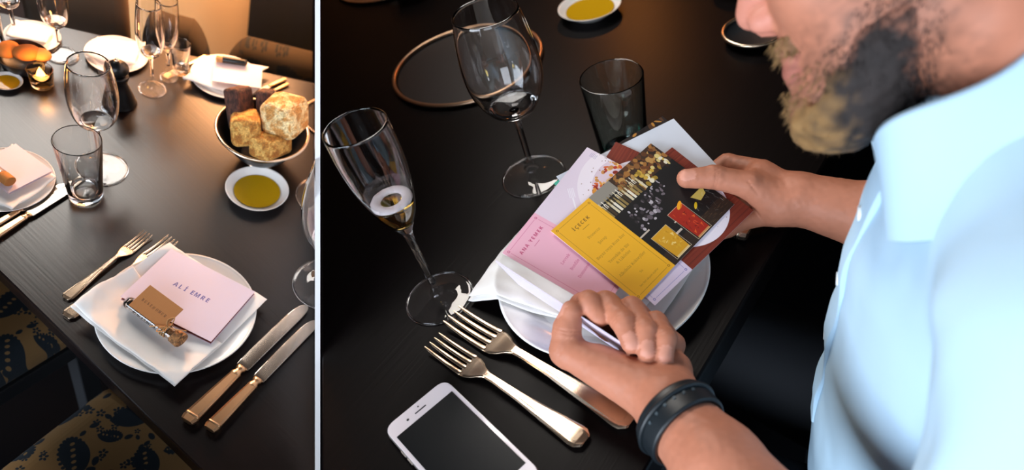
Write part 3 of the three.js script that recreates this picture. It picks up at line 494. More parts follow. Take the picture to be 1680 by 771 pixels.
{ // phone
  const g = thing('phone', 'white phone with dark screen lying beside the forks', 'phone');
  const w = 0.0671, h = 0.1383, t = 0.0071, rc = 0.0115;
  const shape = (w, h, r) => { const s = new THREE.Shape(), x = w / 2, y = h / 2; s.moveTo(-x + r, -y); s.lineTo(x - r, -y); s.quadraticCurveTo(x, -y, x, -y + r); s.lineTo(x, y - r); s.quadraticCurveTo(x, y, x - r, y); s.lineTo(-x + r, y); s.quadraticCurveTo(-x, y, -x, y - r); s.lineTo(-x, -y + r); s.quadraticCurveTo(-x, -y, -x + r, -y); return s; };
  const slab = (w, h, r, d, b, y) => { const e = new THREE.ExtrudeGeometry(shape(w, h, r), { depth: d - 2 * b, bevelEnabled: true, bevelThickness: b, bevelSize: b, bevelOffset: -b, bevelSegments: 4, curveSegments: 12 }); e.rotateX(-Math.PI / 2); e.translate(0, y + b, 0); return e; };
  mesh('body', slab(w, h, rc, t - 0.0006, 0.0028, 0), std(0xcfc6bd, 0.3, { metalness: 0.9 }), g);
  const front = mesh('front_glass', slab(w - 0.0016, h - 0.0016, rc - 0.0006, 0.0012, 0.0004, t - 0.0012), phy({ color: 0xe9dfe2, roughness: 0.25, clearcoat: 1, clearcoatRoughness: 0.05 }), g);
  const sc = slab(0.0586, 0.1042, 0.0002, 0.0003, 0.00005, t - 0.0001); mesh('screen', sc, phy({ color: 0x050b10, roughness: 0.3, specularIntensity: 0.25 }), g);
  const sl = slab(0.0115, 0.0012, 0.0005, 0.0003, 0.00005, t - 0.0001); sl.translate(0, 0, -0.0588); mesh('earpiece', sl, M.black, front);
  for (const [x, z, r] of [[-0.0135, -0.0588, 0.0011], [0, -0.0630, 0.0007]]) { const c = new THREE.CylinderGeometry(r, r, 0.0003, 20); c.translate(x, t + 0.0001, z); mesh('camera_hole', c, M.black, front); }
  const hb = new THREE.TorusGeometry(0.0053, 0.0005, 8, 36); hb.rotateX(Math.PI / 2); hb.translate(0, t, 0.0603); mesh('home_button', hb, std(0xd8cfd0, 0.3), front);
  for (const z of [-0.036, -0.026]) mesh('volume_button', box(0.001, 0.002, 0.0075, -w / 2 - 0.0002, t / 2, z, 0.0004), std(0xcfc6bd, 0.3, { metalness: 0.9 }), g);
  // screen corners: top left (.066,-.2327), top right (.0522,-.1758); local -z is the top of the phone
  const ux = 0.0522 - 0.066, uz = -0.1758 + 0.2327, L = Math.hypot(ux, uz), x = [ux / L, uz / L], z = [-x[1], x[0]];
  const mid = [(0.066 + 0.0522) / 2 + z[0] * 0.0521, (-0.2327 - 0.1758) / 2 + z[1] * 0.0521];
  onR(g, mid[0], 0, mid[1], dirY(x[0], x[1]));
}
{ // champagne flute and its drink
  const rb = 0.0345, H = 0.2136, prof = [[0.0105, 0.106], [0.0185, 0.124], [0.0246, 0.152], [0.0272, 0.182], [0.0268, H]];
  const f = stemGlass('champagne_flute', 'champagne flute with a little foaming drink beside the forks', 'glass', { rb, rs: 0.0036, hb: 0.096, H, wall: 0.0016, base: 0.009, outer: prof });
  onR(f, 0.1433, 0, -0.0934);
  const g = thing('champagne', 'pale champagne with white foam ring in the flute', 'drink'); onR(g, 0.1433, 0, -0.0934);
  const P = spline([[0.0054, 0.096], ...prof], 44).filter((p) => p[1] > 0.106 && p[1] < 0.137).map(([r, y]) => [Math.max(0.0006, r - 0.00178), y]);
  mesh('liquid', lathe([[0, P[0][1]], ...P, [0, P[P.length - 1][1]]], 64), phy({ color: 0xffffff, transmission: 1, roughness: 0, ior: 1.33, thickness: 0.02, attenuationColor: new THREE.Color(0xe0bd62), attenuationDistance: 0.03 }), g);
  const R = P[P.length - 1][0], y = P[P.length - 1][1]; const t = new THREE.TorusGeometry(R * 0.74, R * 0.25, 14, 64); t.rotateX(Math.PI / 2); t.scale(1, 0.45, 1); t.translate(0, y + 0.001, 0);
  const tp = t.attributes.position; for (let i = 0; i < tp.count; i++) { const a = fbm(tp.getX(i) * 420, tp.getY(i) * 420, tp.getZ(i) * 420, 2); tp.setXYZ(i, tp.getX(i) * (1 + 0.03 * a), tp.getY(i) + 0.0006 * a, tp.getZ(i) * (1 + 0.03 * a)); } t.computeVertexNormals();
  mesh('foam', t, std(0xf0e6ea, 0.8), g);
}
onR(stemGlass('wine_glass', 'empty wine glass standing in front of the metal rimmed tray', 'wine glass', { rb: 0.0378, rs: 0.0038, hb: 0.089, H: 0.2096, wall: 0.0015, base: 0.011, outer: [[0.022, 0.0945], [0.0355, 0.115], [0.0415, 0.140], [0.0395, 0.176], [0.0336, 0.2096]] }), 0.1657, 0, 0.1022);
onR(tumbler('clear tumbler with a green tinted rim behind the cards', 0.0270, 0.0350, 0.1146, M.greenGlass), 0.0770, 0, 0.1683);
{ // round dark trays with a metal rim
  const tray = (label, x, z, R, m) => {
    const g = thing('serving_tray', label, 'tray'); onR(g, x, 0, z);
    mesh('tray_plate', lathe([[0, 0.0004], [R * 0.96, 0.0004], [R * 0.985, 0.003], [R * 0.95, 0.0022], [0, 0.0018]], 96), M.darkDish, g);
    const t = new THREE.TorusGeometry(R, 0.0030, 14, 120); t.rotateX(Math.PI / 2); t.translate(0, 0.005, 0); mesh('rim', t, m, g); return g;
  };
  tray('dark round tray with copper toned rim behind the wine glass', 0.4180, 0.2790, 0.1115, M.copper);
  tray('dark round tray with silver rim at the top edge', 0.7900, 0.4820, 0.100, M.silver);
}
onR(dish('oil_dish', 'white dish of olive oil at the top edge behind the tumbler', 0.0500, 0.0150, M.porcelain), 0.3180, 0, 0.4660);
onR(oilDisc('olive oil in the dish at the top edge behind the tumbler', 0.0385, 0.0085), 0.3180, 0, 0.4660);
{ // small plate with bright rim partly behind the man's nose, and a bronze bowl at the top edge
  const sd = thing('saucer', 'dark saucer with silver rim showing past the man nose', 'saucer'); onR(sd, 0.045, 0, 0.468);
  mesh('saucer_plate', lathe([[0, 0.0005], [0.030, 0.0005], [0.042, 0.010], [0.041, 0.0105], [0.029, 0.003], [0, 0.0025]], 60), M.darkDish, sd);
  mesh('rim', new THREE.TorusGeometry(0.0425, 0.0026, 12, 80).rotateX(Math.PI / 2).translate(0, 0.0112, 0), M.silver, sd);
  const b = dish('copper_bowl', 'copper bowl at the top edge beyond the tray', 0.05, 0.03, M.copper); onR(b, 0.700, 0, 0.452); tag(b, 'copper bowl at the top edge beyond the tray', 'bowl');
  const c = dish('copper_bowl', 'copper bowl at the top edge above the nose', 0.04, 0.025, M.copper); onR(c, 0.140, 0, 0.600); tag(c, 'copper bowl at the top edge above the nose', 'bowl');
}
{ // warm lamp beyond the diner's table, glinting in the tabletop and the cutlery
  const at = V(0.70, T + 0.50, 1.16), g = thing('table_lamp', 'small warm lamp standing at the far end of the table', 'lamp'); g.position.copy(at);
  const b = new THREE.SphereGeometry(0.035, 20, 16); mesh('bulb', b, std(0x000000, 1, { emissive: 0xff9a45, emissiveIntensity: 16 }), g);
  mesh('lamp_shade', lathe([[0.05, -0.03], [0.075, -0.03], [0.05, 0.06], [0.048, 0.06]], 32), std(0x5a3a1c, 0.8, { side: THREE.DoubleSide }), g);
  mesh('pole', new THREE.CylinderGeometry(0.008, 0.008, 0.45, 12).translate(0, -0.265, 0), M.black, g);
  mesh('base', lathe([[0, -0.499], [0.07, -0.499], [0.065, -0.485], [0, -0.48]], 40), M.black, g);
  const l = new THREE.PointLight(0xff9a48, 2.0); l.position.copy(at); l.castShadow = true; l.shadow.radius = 1.8; scene.add(l);
}

// ------------------------------------------------------------------ menu cards held in the right hand
const CU = V(-0.1588, 0.0014, 0.9873).normalize(), CN = V(-0.3486, 0.9355, -0.0574).normalize(), CV = CU.clone().cross(CN).normalize(), CO = V(0.0283, T + 0.0797, -0.028);
function stackCard(label, u, v, ang, depth, map, edge) {          // u, v in mm along the top card, ang its turn in the stack's plane
  const m = cardMesh(numbered('menu_card'), 0.148, 0.105, map, edge); scene.add(m); tag(m, label, 'menu card', 'menu cards held in a fan');
  const x = CU.clone().multiplyScalar(Math.cos(ang)).addScaledVector(CV, Math.sin(ang)), z = CV.clone().multiplyScalar(Math.cos(ang)).addScaledVector(CU, -Math.sin(ang));
  _m.makeBasis(x, CN, z); m.quaternion.setFromRotationMatrix(_m);
  m.position.copy(CO).addScaledVector(CU, u / 1000).addScaledVector(CV, v / 1000).addScaledVector(CN, -depth / 1000); return m;
}
const CW = 1184, CH = 840, PW = 420;                              // 8 px to the millimetre; text panel 52 mm wide
function panel(c, bg, ink, title, lines, faded) {
  c.fillStyle = bg; c.fillRect(0, 0, PW, CH); c.strokeStyle = ink; c.globalAlpha = 0.75; c.lineWidth = 2.5; c.strokeRect(34, 34, PW - 68, CH - 68);
  c.fillStyle = bg; c.globalAlpha = 1; for (const [x, y] of [[34, 34], [PW - 34, 34], [34, CH - 34], [PW - 34, CH - 34]]) { c.fillStyle = bg; c.fillRect(x - 20, y - 20, 40, 40); c.strokeStyle = ink; c.lineWidth = 4; c.beginPath(); c.arc(x, y, 8, 0, 7); c.stroke(); }
  c.fillStyle = ink; c.textAlign = 'center'; c.textBaseline = 'middle'; c.font = 'bold 40px sans-serif';
  let tw = 0; for (const ch of title) tw += c.measureText(ch).width + 7; let x = PW / 2 - tw / 2; for (const ch of title) { const w = c.measureText(ch).width; c.fillText(ch, x + w / 2, 112); x += w + 7; }
  if (title) c.fillRect(PW / 2 - 34, 158, 68, 3); c.globalAlpha = faded; c.font = '31px serif'; for (const [y, s, f] of lines) { if (f) c.font = f; c.fillText(s, PW / 2, y); } c.globalAlpha = 1;
}
const blob = (c, x, y, rx, ry, a, f) => { c.fillStyle = f; c.beginPath(); c.ellipse(x, y, rx, ry, a, 0, 7); c.fill(); };
const barPhoto = (c) => {
  const X = PW, W = CW - PW, px = (u) => X + u * W, py = (v) => v * CH; c.save(); c.beginPath(); c.rect(X, 0, W, CH); c.clip(); c.fillStyle = '#0d0c0e'; c.fillRect(X, 0, W, CH);
  c.fillStyle = '#8f887c'; c.fillRect(px(0), py(0.0), W * 0.30, CH * 0.13); c.fillStyle = '#3a2416'; c.fillRect(px(0.3), 0, W * 0.7, CH * 0.26);
  for (let i = 0; i < 90; i++) blob(c, px(rr(0.28, 1)), py(rr(0, 0.28)), rr(8, 30), rr(10, 30), rr(0, 3), ['#8a5a2c', '#5c3315', '#b88a4a', '#2a160c', '#6b3a18', '#a06a30'][i % 6]);
  for (let i = 0; i < 26; i++) blob(c, px(rr(0.5, 1)), py(rr(0.14, 0.30)), rr(10, 22), rr(14, 26), 0, ['#c9a13c', '#d8c27a', '#9a7a28', '#e6dcc0'][i % 4]);
  for (let i = 0; i < 26; i++) { const x = px(-0.01 + (i % 13) * 0.043), y = py(i < 13 ? 0.15 : 0.20); c.fillStyle = ['#d6c9a8', '#8c7440', '#e8e0cc', '#40301c', '#a9925a'][(i * 7) % 5]; c.fillRect(x, y, 22, i < 13 ? 62 : 88); c.fillRect(x + 7, y - 34, 8, 36); }
  for (let i = 0; i < 40; i++) blob(c, px(rr(0.1, 0.42)), py(rr(0.36, 0.58)), rr(6, 20), rr(6, 22), 0, ['#8b8188', '#5a5056', '#b9b0b4', '#2c2629'][i % 4]);
  for (let i = 0; i < 26; i++) blob(c, px(rr(0.4, 0.66)), py(rr(0.32, 0.5)), rr(5, 15), rr(5, 17), 0, ['#6d6268', '#a39aa0', '#3a3034'][i % 3]);
  c.fillStyle = '#2b1d14'; c.fillRect(X, py(0.86), W, CH * 0.14); c.fillStyle = '#c6b6a6'; c.fillRect(X, py(0.60), W * 0.14, 14); c.fillRect(px(0.1), py(0.80), W * 0.28, 18); c.fillRect(px(0.38), py(0.72), W * 0.14, 12);
  for (let i = 0; i < 60; i++) { c.fillStyle = `rgba(150,110,70,${rr(0.1, 0.5)})`; c.fillRect(px(rr(0.55, 1)), py(rr(0.84, 1)), rr(10, 60), 3); }
  const cup = (u0, u1, v0, v1, f, ice, rim) => { c.fillStyle = f; c.beginPath(); c.moveTo(px(u0), py(v0)); c.lineTo(px(u1), py(v0)); c.lineTo(px(u1 - 0.02), py(v1)); c.lineTo(px(u0 + 0.02), py(v1)); c.closePath(); c.fill(); c.fillStyle = rim; c.fillRect(px(u0 + 0.02), py(v1) - 16, px(u1 - 0.02) - px(u0 + 0.02), 16); c.strokeStyle = 'rgba(255,235,200,.7)'; c.lineWidth = 4; c.strokeRect(px(u0), py(v0), px(u1) - px(u0), py(v1) - py(v0)); for (let i = 0; i < 22; i++) { c.fillStyle = ice[i % ice.length]; c.beginPath(); const x = px(rr(u0 + 0.03, u1 - 0.05)), y = py(rr(v0 + 0.02, v1 - 0.06)); c.moveTo(x, y); c.lineTo(x + rr(8, 34), y + rr(-12, 20)); c.lineTo(x + rr(-8, 16), y + rr(10, 40)); c.fill(); } };
  cup(0.40, 0.62, 0.63, 0.985, '#a3220f', ['#c8401c', '#7c140a', '#d9571f', '#8c1a0c'], '#c98a52'); blob(c, px(0.58), py(0.64), 44, 16, -0.5, '#f0a31c'); blob(c, px(0.59), py(0.655), 22, 7, -0.5, '#d8700e');
  cup(0.07, 0.30, 0.68, 0.975, '#d39a1e', ['#e0b043', '#c58a12', '#ecca72', '#d8a428'], '#e2c07c');
  c.fillStyle = '#d9c060'; c.beginPath(); c.moveTo(px(0.74), py(0.66)); c.lineTo(px(0.94), py(0.66)); c.lineTo(px(0.90), py(0.73)); c.lineTo(px(0.79), py(0.75)); c.fill(); blob(c, px(0.70), py(0.75), 34, 12, -0.6, '#e9bf1c');
  for (let i = 0; i < 16; i++) { c.strokeStyle = `rgba(225,220,210,${rr(0.2, 0.8)})`; c.lineWidth = rr(1, 4); const x = px(rr(0.68, 0.98)), y = py(rr(0.70, 0.92)); c.beginPath(); c.moveTo(x, y); c.lineTo(x + rr(-30, 30), y + rr(10, 60)); c.stroke(); }
  c.restore();
};
const platePhoto = (bg, wood, plateC, food, cx, cy, R) => (c) => {
  const X = PW, W = CW - PW; c.save(); c.beginPath(); c.rect(X, 0, W, CH); c.clip(); c.fillStyle = bg; c.fillRect(X, 0, W, CH);
  if (wood) for (let i = 0; i < 160; i++) { c.fillStyle = `rgba(${rnd() > 0.5 ? '60,18,10' : '150,70,45'},${rr(0.1, 0.45)})`; c.fillRect(X, rr(0, CH), W, rr(1.5, 6)); }
  const x = X + cx * W, y = cy * CH; blob(c, x, y, R, R, 0, plateC); blob(c, x, y, R * 0.74, R * 0.74, 0, wood ? '#d9cfd6' : '#dfc9d3');
  for (let i = 0; i < 260; i++) { const a = rr(0, 6.28), q = Math.sqrt(rnd()) * R * (wood ? 0.6 : 0.72); blob(c, x + Math.cos(a) * q, y + Math.sin(a) * q, rr(8, 30), rr(6, 20), rr(0, 3), food[i % food.length]); }
  for (let i = 0; i < 40; i++) { const a = rr(0, 6.28), q = rr(0.7, 0.95) * R; blob(c, x + Math.cos(a) * q, y + Math.sin(a) * q, rr(2, 6), rr(2, 5), 0, '#7a4a2a'); }
  c.restore();
};
const yellowMap = canvasTex(CW, CH, (c) => { panel(c, '#f1b122', '#7d5410', 'İÇECEK', [[236, 'Prosecco'], [318, 'Şarap'], [400, 'Beyaz veya Roze Bar'], [478, 'Yemekle de Bir'], [522, '& Likörler'], [606, 'Alkolsüz Kokteyller'], [690, 'Su', '24px serif'], [762, 'bar her akşam açıktır', '20px serif']], 0.62); barPhoto(c); });
const pinkMap = canvasTex(CW, CH, (c) => {
  panel(c, '#f4b6c8', '#c23a6c', 'ANA YEMEK', [[400, 'Levrek'], [480, 'Bonfile'], [560, 'Domatesli']], 0.8); platePhoto('#e8d6e2', false, '#f3e6ec', ['#b5371c', '#d8622a', '#e59a3c', '#8c2616', '#c98a4a', '#f0c27a'], 0.80, 0.60, 430)(c);
  c.strokeStyle = '#f7eef4'; c.lineWidth = 6; c.save(); c.translate(762, 100); c.rotate(0.79); for (let k = 0; k < 4; k++) { c.beginPath(); c.moveTo(-20 + k * 13, 0); c.lineTo(-20 + k * 13, 90); c.stroke(); } c.lineWidth = 12; c.beginPath(); c.moveTo(0, 90); c.lineTo(0, 420); c.stroke(); c.restore();
  c.fillStyle = '#8d7fa6'; c.globalAlpha = 0.5; for (let k = 0; k < 5; k++) c.fillRect(CW - 70, 60 + k * 12, 46, 4); c.globalAlpha = 1;
});
const woodFood = platePhoto('#7c2c1c', true, '#efe6f0', ['#c0571f', '#8a2a14', '#e0a050', '#5c7a2c', '#d8c0a0'], 0.5, 0.52, 365);
const lilacMap = canvasTex(CW, CH, (c) => { panel(c, '#e3d2e8', '#5a55a8', '', [], 0.8); woodFood(c); });
const lilacMap2 = canvasTex(CW, CH, (c) => { panel(c, '#dfcde6', '#5a55a8', '', [], 0.8); woodFood(c); });
const tealMap = canvasTex(CW, CH, (c) => { panel(c, '#4fc3a4', '#14604e', '', [], 0.8); c.fillStyle = '#241a18'; c.fillRect(PW, 0, CW - PW, CH); for (let i = 0; i < 70; i++) blob(c, PW + rr(0, CW - PW), rr(0, CH), rr(10, 50), rr(8, 40), rr(0, 3), ['#5a3a24', '#33221a', '#c98a3a', '#1a1214'][i % 4]); });
stackCard('yellow drinks menu card with a cocktail photo, top of the fan', 0, 0, 0, 0, yellowMap, 0xf2eef0);
stackCard('menu card with plate photo on red wood, right under the yellow one', 13, 11.6, 0.043, 1.3, lilacMap, 0xe8dcea);
stackCard('pink main course menu card with a pale plate photo', -46, -16, -0.184, 3.0, pinkMap, 0xf4e4ea);
stackCard('lilac menu card under the pink one, red wood corner showing', -16, 10, -0.261, 4.6, lilacMap2, 0xe3d6e6);
{ const m = stackCard('plain grey white card back behind the thumb', 52.8, -41.5, 0.238, 6.2, null, 0xd9dde6); }
stackCard('teal menu card at the bottom of the fan', 45.6, -38.6, 0.142, 7.8, tealMap, 0x3a2e2a);
{ // single card in the left hand, seen almost on its edge
  const a = V(-0.0984, 0.0628, -0.1010), b = V(0.0635, 0.0905, -0.0820), x = b.clone().sub(a).normalize(), away = V(0.0303, -0.0621, 0.0355).normalize();
  const z = away.clone().addScaledVector(x, -away.dot(x)).normalize(), y = z.clone().cross(x).normalize();
  const m = cardMesh(numbered('menu_card'), 0.148, 0.060, null, 0xd9cfe2, 0.0011); scene.add(m); tag(m, 'pale lilac card seen edge on in the hand with the black strap', 'menu card');
  z.multiplyScalar(Math.cos(0.11)).addScaledVector(y, Math.sin(-0.11)); y.copy(z).cross(x).normalize(); _m.makeBasis(x, y, z); m.quaternion.setFromRotationMatrix(_m); m.position.copy(a).add(V(0, T, 0));
}

// ------------------------------------------------------------------ the diner
function surfaceNets(fn, lo, hi, h, colorFn) {
  const n = [0, 1, 2].map((k) => Math.ceil((hi[k] - lo[k]) / h) + 1), [nx, ny, nz] = n, F = new Float32Array(nx * ny * nz), id = (i, j, k) => (k * ny + j) * nx + i;
  for (let k = 0; k < nz; k++) for (let j = 0; j < ny; j++) for (let i = 0; i < nx; i++) F[id(i, j, k)] = fn(lo[0] + i * h, lo[1] + j * h, lo[2] + k * h);
  const vi = new Int32Array(nx * ny * nz).fill(-1), pos = [], idx = [];
  for (let k = 0; k < nz - 1; k++) for (let j = 0; j < ny - 1; j++) for (let i = 0; i < nx - 1; i++) {
    let m = 0; const c = []; for (let q = 0; q < 8; q++) { const f = F[id(i + (q & 1), j + ((q >> 1) & 1), k + (q >> 2))]; c.push(f); if (f < 0) m |= 1 << q; }
    if (m === 0 || m === 255) continue;
    let sx = 0, sy = 0, sz = 0, s = 0;
    for (const [a, b] of [[0, 1], [2, 3], [4, 5], [6, 7], [0, 2], [1, 3], [4, 6], [5, 7], [0, 4], [1, 5], [2, 6], [3, 7]]) if ((c[a] < 0) !== (c[b] < 0)) { const t = c[a] / (c[a] - c[b]); sx += (a & 1) + t * ((b & 1) - (a & 1)); sy += ((a >> 1) & 1) + t * (((b >> 1) & 1) - ((a >> 1) & 1)); sz += (a >> 2) + t * ((b >> 2) - (a >> 2)); s++; }
    vi[id(i, j, k)] = pos.length / 3; pos.push(lo[0] + (i + sx / s) * h, lo[1] + (j + sy / s) * h, lo[2] + (k + sz / s) * h);
  }
  const quad = (a, b, c, d, flip) => { if (a < 0 || b < 0 || c < 0 || d < 0) return; flip ? idx.push(a, c, b, b, c, d) : idx.push(a, b, c, b, d, c); };
  for (let k = 1; k < nz - 1; k++) for (let j = 1; j < ny - 1; j++) for (let i = 1; i < nx - 1; i++) {
    const f = F[id(i, j, k)] < 0;
    if (f !== (F[id(i + 1, j, k)] < 0)) quad(vi[id(i, j - 1, k - 1)], vi[id(i, j, k - 1)], vi[id(i, j - 1, k)], vi[id(i, j, k)], !f);
    if (f !== (F[id(i, j + 1, k)] < 0)) quad(vi[id(i - 1, j, k - 1)], vi[id(i, j, k - 1)], vi[id(i - 1, j, k)], vi[id(i, j, k)], f);
    if (f !== (F[id(i, j, k + 1)] < 0)) quad(vi[id(i - 1, j - 1, k)], vi[id(i, j - 1, k)], vi[id(i - 1, j, k)], vi[id(i, j, k)], !f);
  }
  const nor = new Float32Array(pos.length), e = h * 0.6;
  for (let v = 0; v < pos.length; v += 3) { const [x, y, z] = [pos[v], pos[v + 1], pos[v + 2]]; const a = fn(x + e, y, z) - fn(x - e, y, z), b = fn(x, y + e, z) - fn(x, y - e, z), c = fn(x, y, z + e) - fn(x, y, z - e), l = Math.hypot(a, b, c) || 1; nor[v] = a / l; nor[v + 1] = b / l; nor[v + 2] = c / l; }
  const g = new THREE.BufferGeometry(); g.setAttribute('position', new THREE.Float32BufferAttribute(pos, 3)); g.setAttribute('normal', new THREE.BufferAttribute(nor, 3)); g.setIndex(idx);
  if (colorFn) { const col = new Float32Array(pos.length); for (let v = 0; v < pos.length; v += 3) { const c = colorFn(pos[v], pos[v + 1], pos[v + 2]); col[v] = c[0]; col[v + 1] = c[1]; col[v + 2] = c[2]; } g.setAttribute('color', new THREE.BufferAttribute(col, 3)); }
  return g;
}
const smin = (a, b, k) => { const h = Math.max(k - Math.abs(a - b), 0) / k; return Math.min(a, b) - h * h * k * 0.25; };
const smax = (a, b, k) => -smin(-a, -b, k);
function cone(x, y, z, a, b) { const ux = b[0] - a[0], uy = b[1] - a[1], uz = b[2] - a[2], px = x - a[0], py = y - a[1], pz = z - a[2], t = Math.min(1, Math.max(0, (px * ux + py * uy + pz * uz) / (ux * ux + uy * uy + uz * uz))); return Math.hypot(px - ux * t, py - uy * t, pz - uz * t) - (a[3] + (b[3] - a[3]) * t); }
const chain = (x, y, z, c, k) => { let d = 1e9; for (let i = 0; i + 1 < c.length; i++) { const e = cone(x, y, z, c[i], c[i + 1]); d = d > 1e8 ? e : smin(d, e, k); } return d; };
const ell = (x, y, z, c, r) => { const a = (x - c[0]) / r[0], b = (y - c[1]) / r[1], d = (z - c[2]) / r[2], k0 = Math.hypot(a, b, d), k1 = Math.hypot(a / r[0], b / r[1], d / r[2]); return k1 < 1e-6 ? -Math.min(...r) : k0 * (k0 - 1) / k1; };

const LH = { // left hand: joints x, y, z, radius
  arm: [[-0.1414, 0.0402, -0.1240, 0.0262], [-0.1958, 0.0443, -0.1508, 0.031], [-0.367, 0.052, -0.2305, 0.040]],
  fingers: [
    [[-0.0560, 0.0370, -0.0740, 0.0115], [-0.0345, 0.0590, -0.0770, 0.0108], [-0.0455, 0.0720, -0.0800, 0.0098], [-0.0590, 0.0665, -0.0855, 0.0088]],
    [[-0.0730, 0.0365, -0.0630, 0.0112], [-0.0545, 0.0640, -0.0700, 0.0106], [-0.0815, 0.0690, -0.0840, 0.0096], [-0.0950, 0.0630, -0.0955, 0.0086]],
    [[-0.0910, 0.0325, -0.0590, 0.0110], [-0.0755, 0.0605, -0.0635, 0.0102], [-0.1000, 0.0655, -0.0815, 0.0092], [-0.1085, 0.0600, -0.0955, 0.0083]],
    [[-0.1100, 0.0275, -0.0620, 0.0100], [-0.0985, 0.0550, -0.0640, 0.0090], [-0.1165, 0.0610, -0.0795, 0.0083], [-0.1215, 0.0570, -0.0915, 0.0075]]],
  thumb: [[-0.1133, 0.0419, -0.1197, 0.0170], [-0.0431, 0.0497, -0.1172, 0.0138], [-0.0384, 0.0622, -0.1057, 0.0115], [-0.0386, 0.0736, -0.0947, 0.0092]],
  palm: [[[-0.1355, 0.0394, -0.1162, 0.0230], [-0.0711, 0.0400, -0.1120, 0.0165]], [[-0.1355, 0.0380, -0.1150, 0.0230], [-0.1230, 0.0290, -0.0850, 0.0160]], [[-0.1220, 0.0350, -0.1030, 0.0185], [-0.0870, 0.0300, -0.0800, 0.0130]], [[-0.1100, 0.0280, -0.0620, 0.0110], [-0.0560, 0.0360, -0.0740, 0.0115]], [[-0.0920, 0.0310, -0.0850, 0.0130], [-0.0770, 0.0330, -0.0680, 0.0115]]],
};
const RH = {
  arm: [[-0.1464, 0.0285, 0.1477, 0.0262], [-0.2151, 0.0180, 0.1586, 0.034], [-0.3613, 0.006, 0.2032, 0.041]],
  fingers: [
    [[-0.0975, 0.0420, 0.1560, 0.0138], [-0.0590, 0.0400, 0.1590, 0.0108], [-0.0380, 0.0330, 0.1330, 0.0096], [-0.0290, 0.0300, 0.1080, 0.0085]],
    [[-0.0960, 0.0304, 0.1531, 0.0122], [-0.0655, 0.0323, 0.1388, 0.0105], [-0.0525, 0.0283, 0.1083, 0.0095], [-0.0443, 0.0270, 0.0897, 0.0085]],
    [[-0.1043, 0.0223, 0.1410, 0.0120], [-0.0820, 0.0209, 0.1240, 0.0105], [-0.0704, 0.0181, 0.0981, 0.0095], [-0.0644, 0.0170, 0.0827, 0.0085]],
    [[-0.1194, 0.0161, 0.1280, 0.0110], [-0.1009, 0.0178, 0.1109, 0.0090], [-0.0900, 0.0185, 0.0917, 0.0080], [-0.0829, 0.0189, 0.0790, 0.0075]]],
  thumb: [[-0.1260, 0.0292, 0.1318, 0.0190], [-0.0981, 0.0528, 0.1232, 0.0132], [-0.0690, 0.0650, 0.1092, 0.0114], [-0.0472, 0.0692, 0.0931, 0.0094]],
  palm: [[[-0.1380, 0.0285, 0.1470, 0.0230], [-0.0990, 0.0400, 0.1500, 0.0165]], [[-0.1380, 0.0285, 0.1450, 0.0230], [-0.1200, 0.0200, 0.1300, 0.0150]], [[-0.1280, 0.0290, 0.1330, 0.0190], [-0.1010, 0.0470, 0.1330, 0.0130]], [[-0.1010, 0.0420, 0.1500, 0.0150], [-0.1080, 0.0220, 0.1400, 0.0130]]],
};
LH.lines = []; RH.lines = [[[-0.1010, 0.0640, 0.1160, 0], [-0.1130, 0.0530, 0.1130, 0]], [[-0.1400, 0.0330, 0.1230, 0], [-0.1480, 0.0100, 0.1310, 0]], [[-0.1440, 0.0430, 0.1330, 0], [-0.1500, 0.0200, 0.1240, 0]]];
for (const H of [LH, RH]) { H.crease = []; for (const c of [...H.fingers, H.thumb]) for (const k of c === RH.thumb ? [2] : [1, 2]) { const a = c[k - 1], b = c[k + 1], p = c[k], l = Math.hypot(b[0] - a[0], b[1] - a[1], b[2] - a[2]); H.crease.push([p[0], p[1], p[2], (b[0] - a[0]) / l, (b[1] - a[1]) / l, (b[2] - a[2]) / l, Math.pow(p[3] * 1.25, 2)]); } }
function handSDF(x, y, z, H) {
  let d = chain(x, y, z, H.arm, 0.01); for (const p of H.palm) d = smin(d, cone(x, y, z, p[0], p[1]), 0.010);
  let t = chain(x, y, z, H.thumb, 0.004); d = smin(d, t, 0.007);
  let f = 1e9; for (const c of H.fingers) { const e = chain(x, y, z, c, 0.004); f = f > 1e8 ? e : smin(f, e, 0.0007); }
  d = smin(d, f, 0.0022); for (const q of H.crease) { const a = x - q[0], b = y - q[1], c = z - q[2]; if (a * a + b * b + c * c < q[6]) { const t = a * q[3] + b * q[4] + c * q[5]; d += 0.0004 * (Math.exp(-Math.pow((t - 0.0012) / 0.0009, 2)) + Math.exp(-Math.pow((t + 0.0014) / 0.0009, 2))); } }
  for (const q of H.lines) { const e = cone(x, y, z, q[0], q[1]); if (e < 0.004) d += 0.0009 * Math.exp(-e * e / 1.6e-6); }
  return d + 0.00025 * noise3(x * 260, y * 260, z * 260);
}
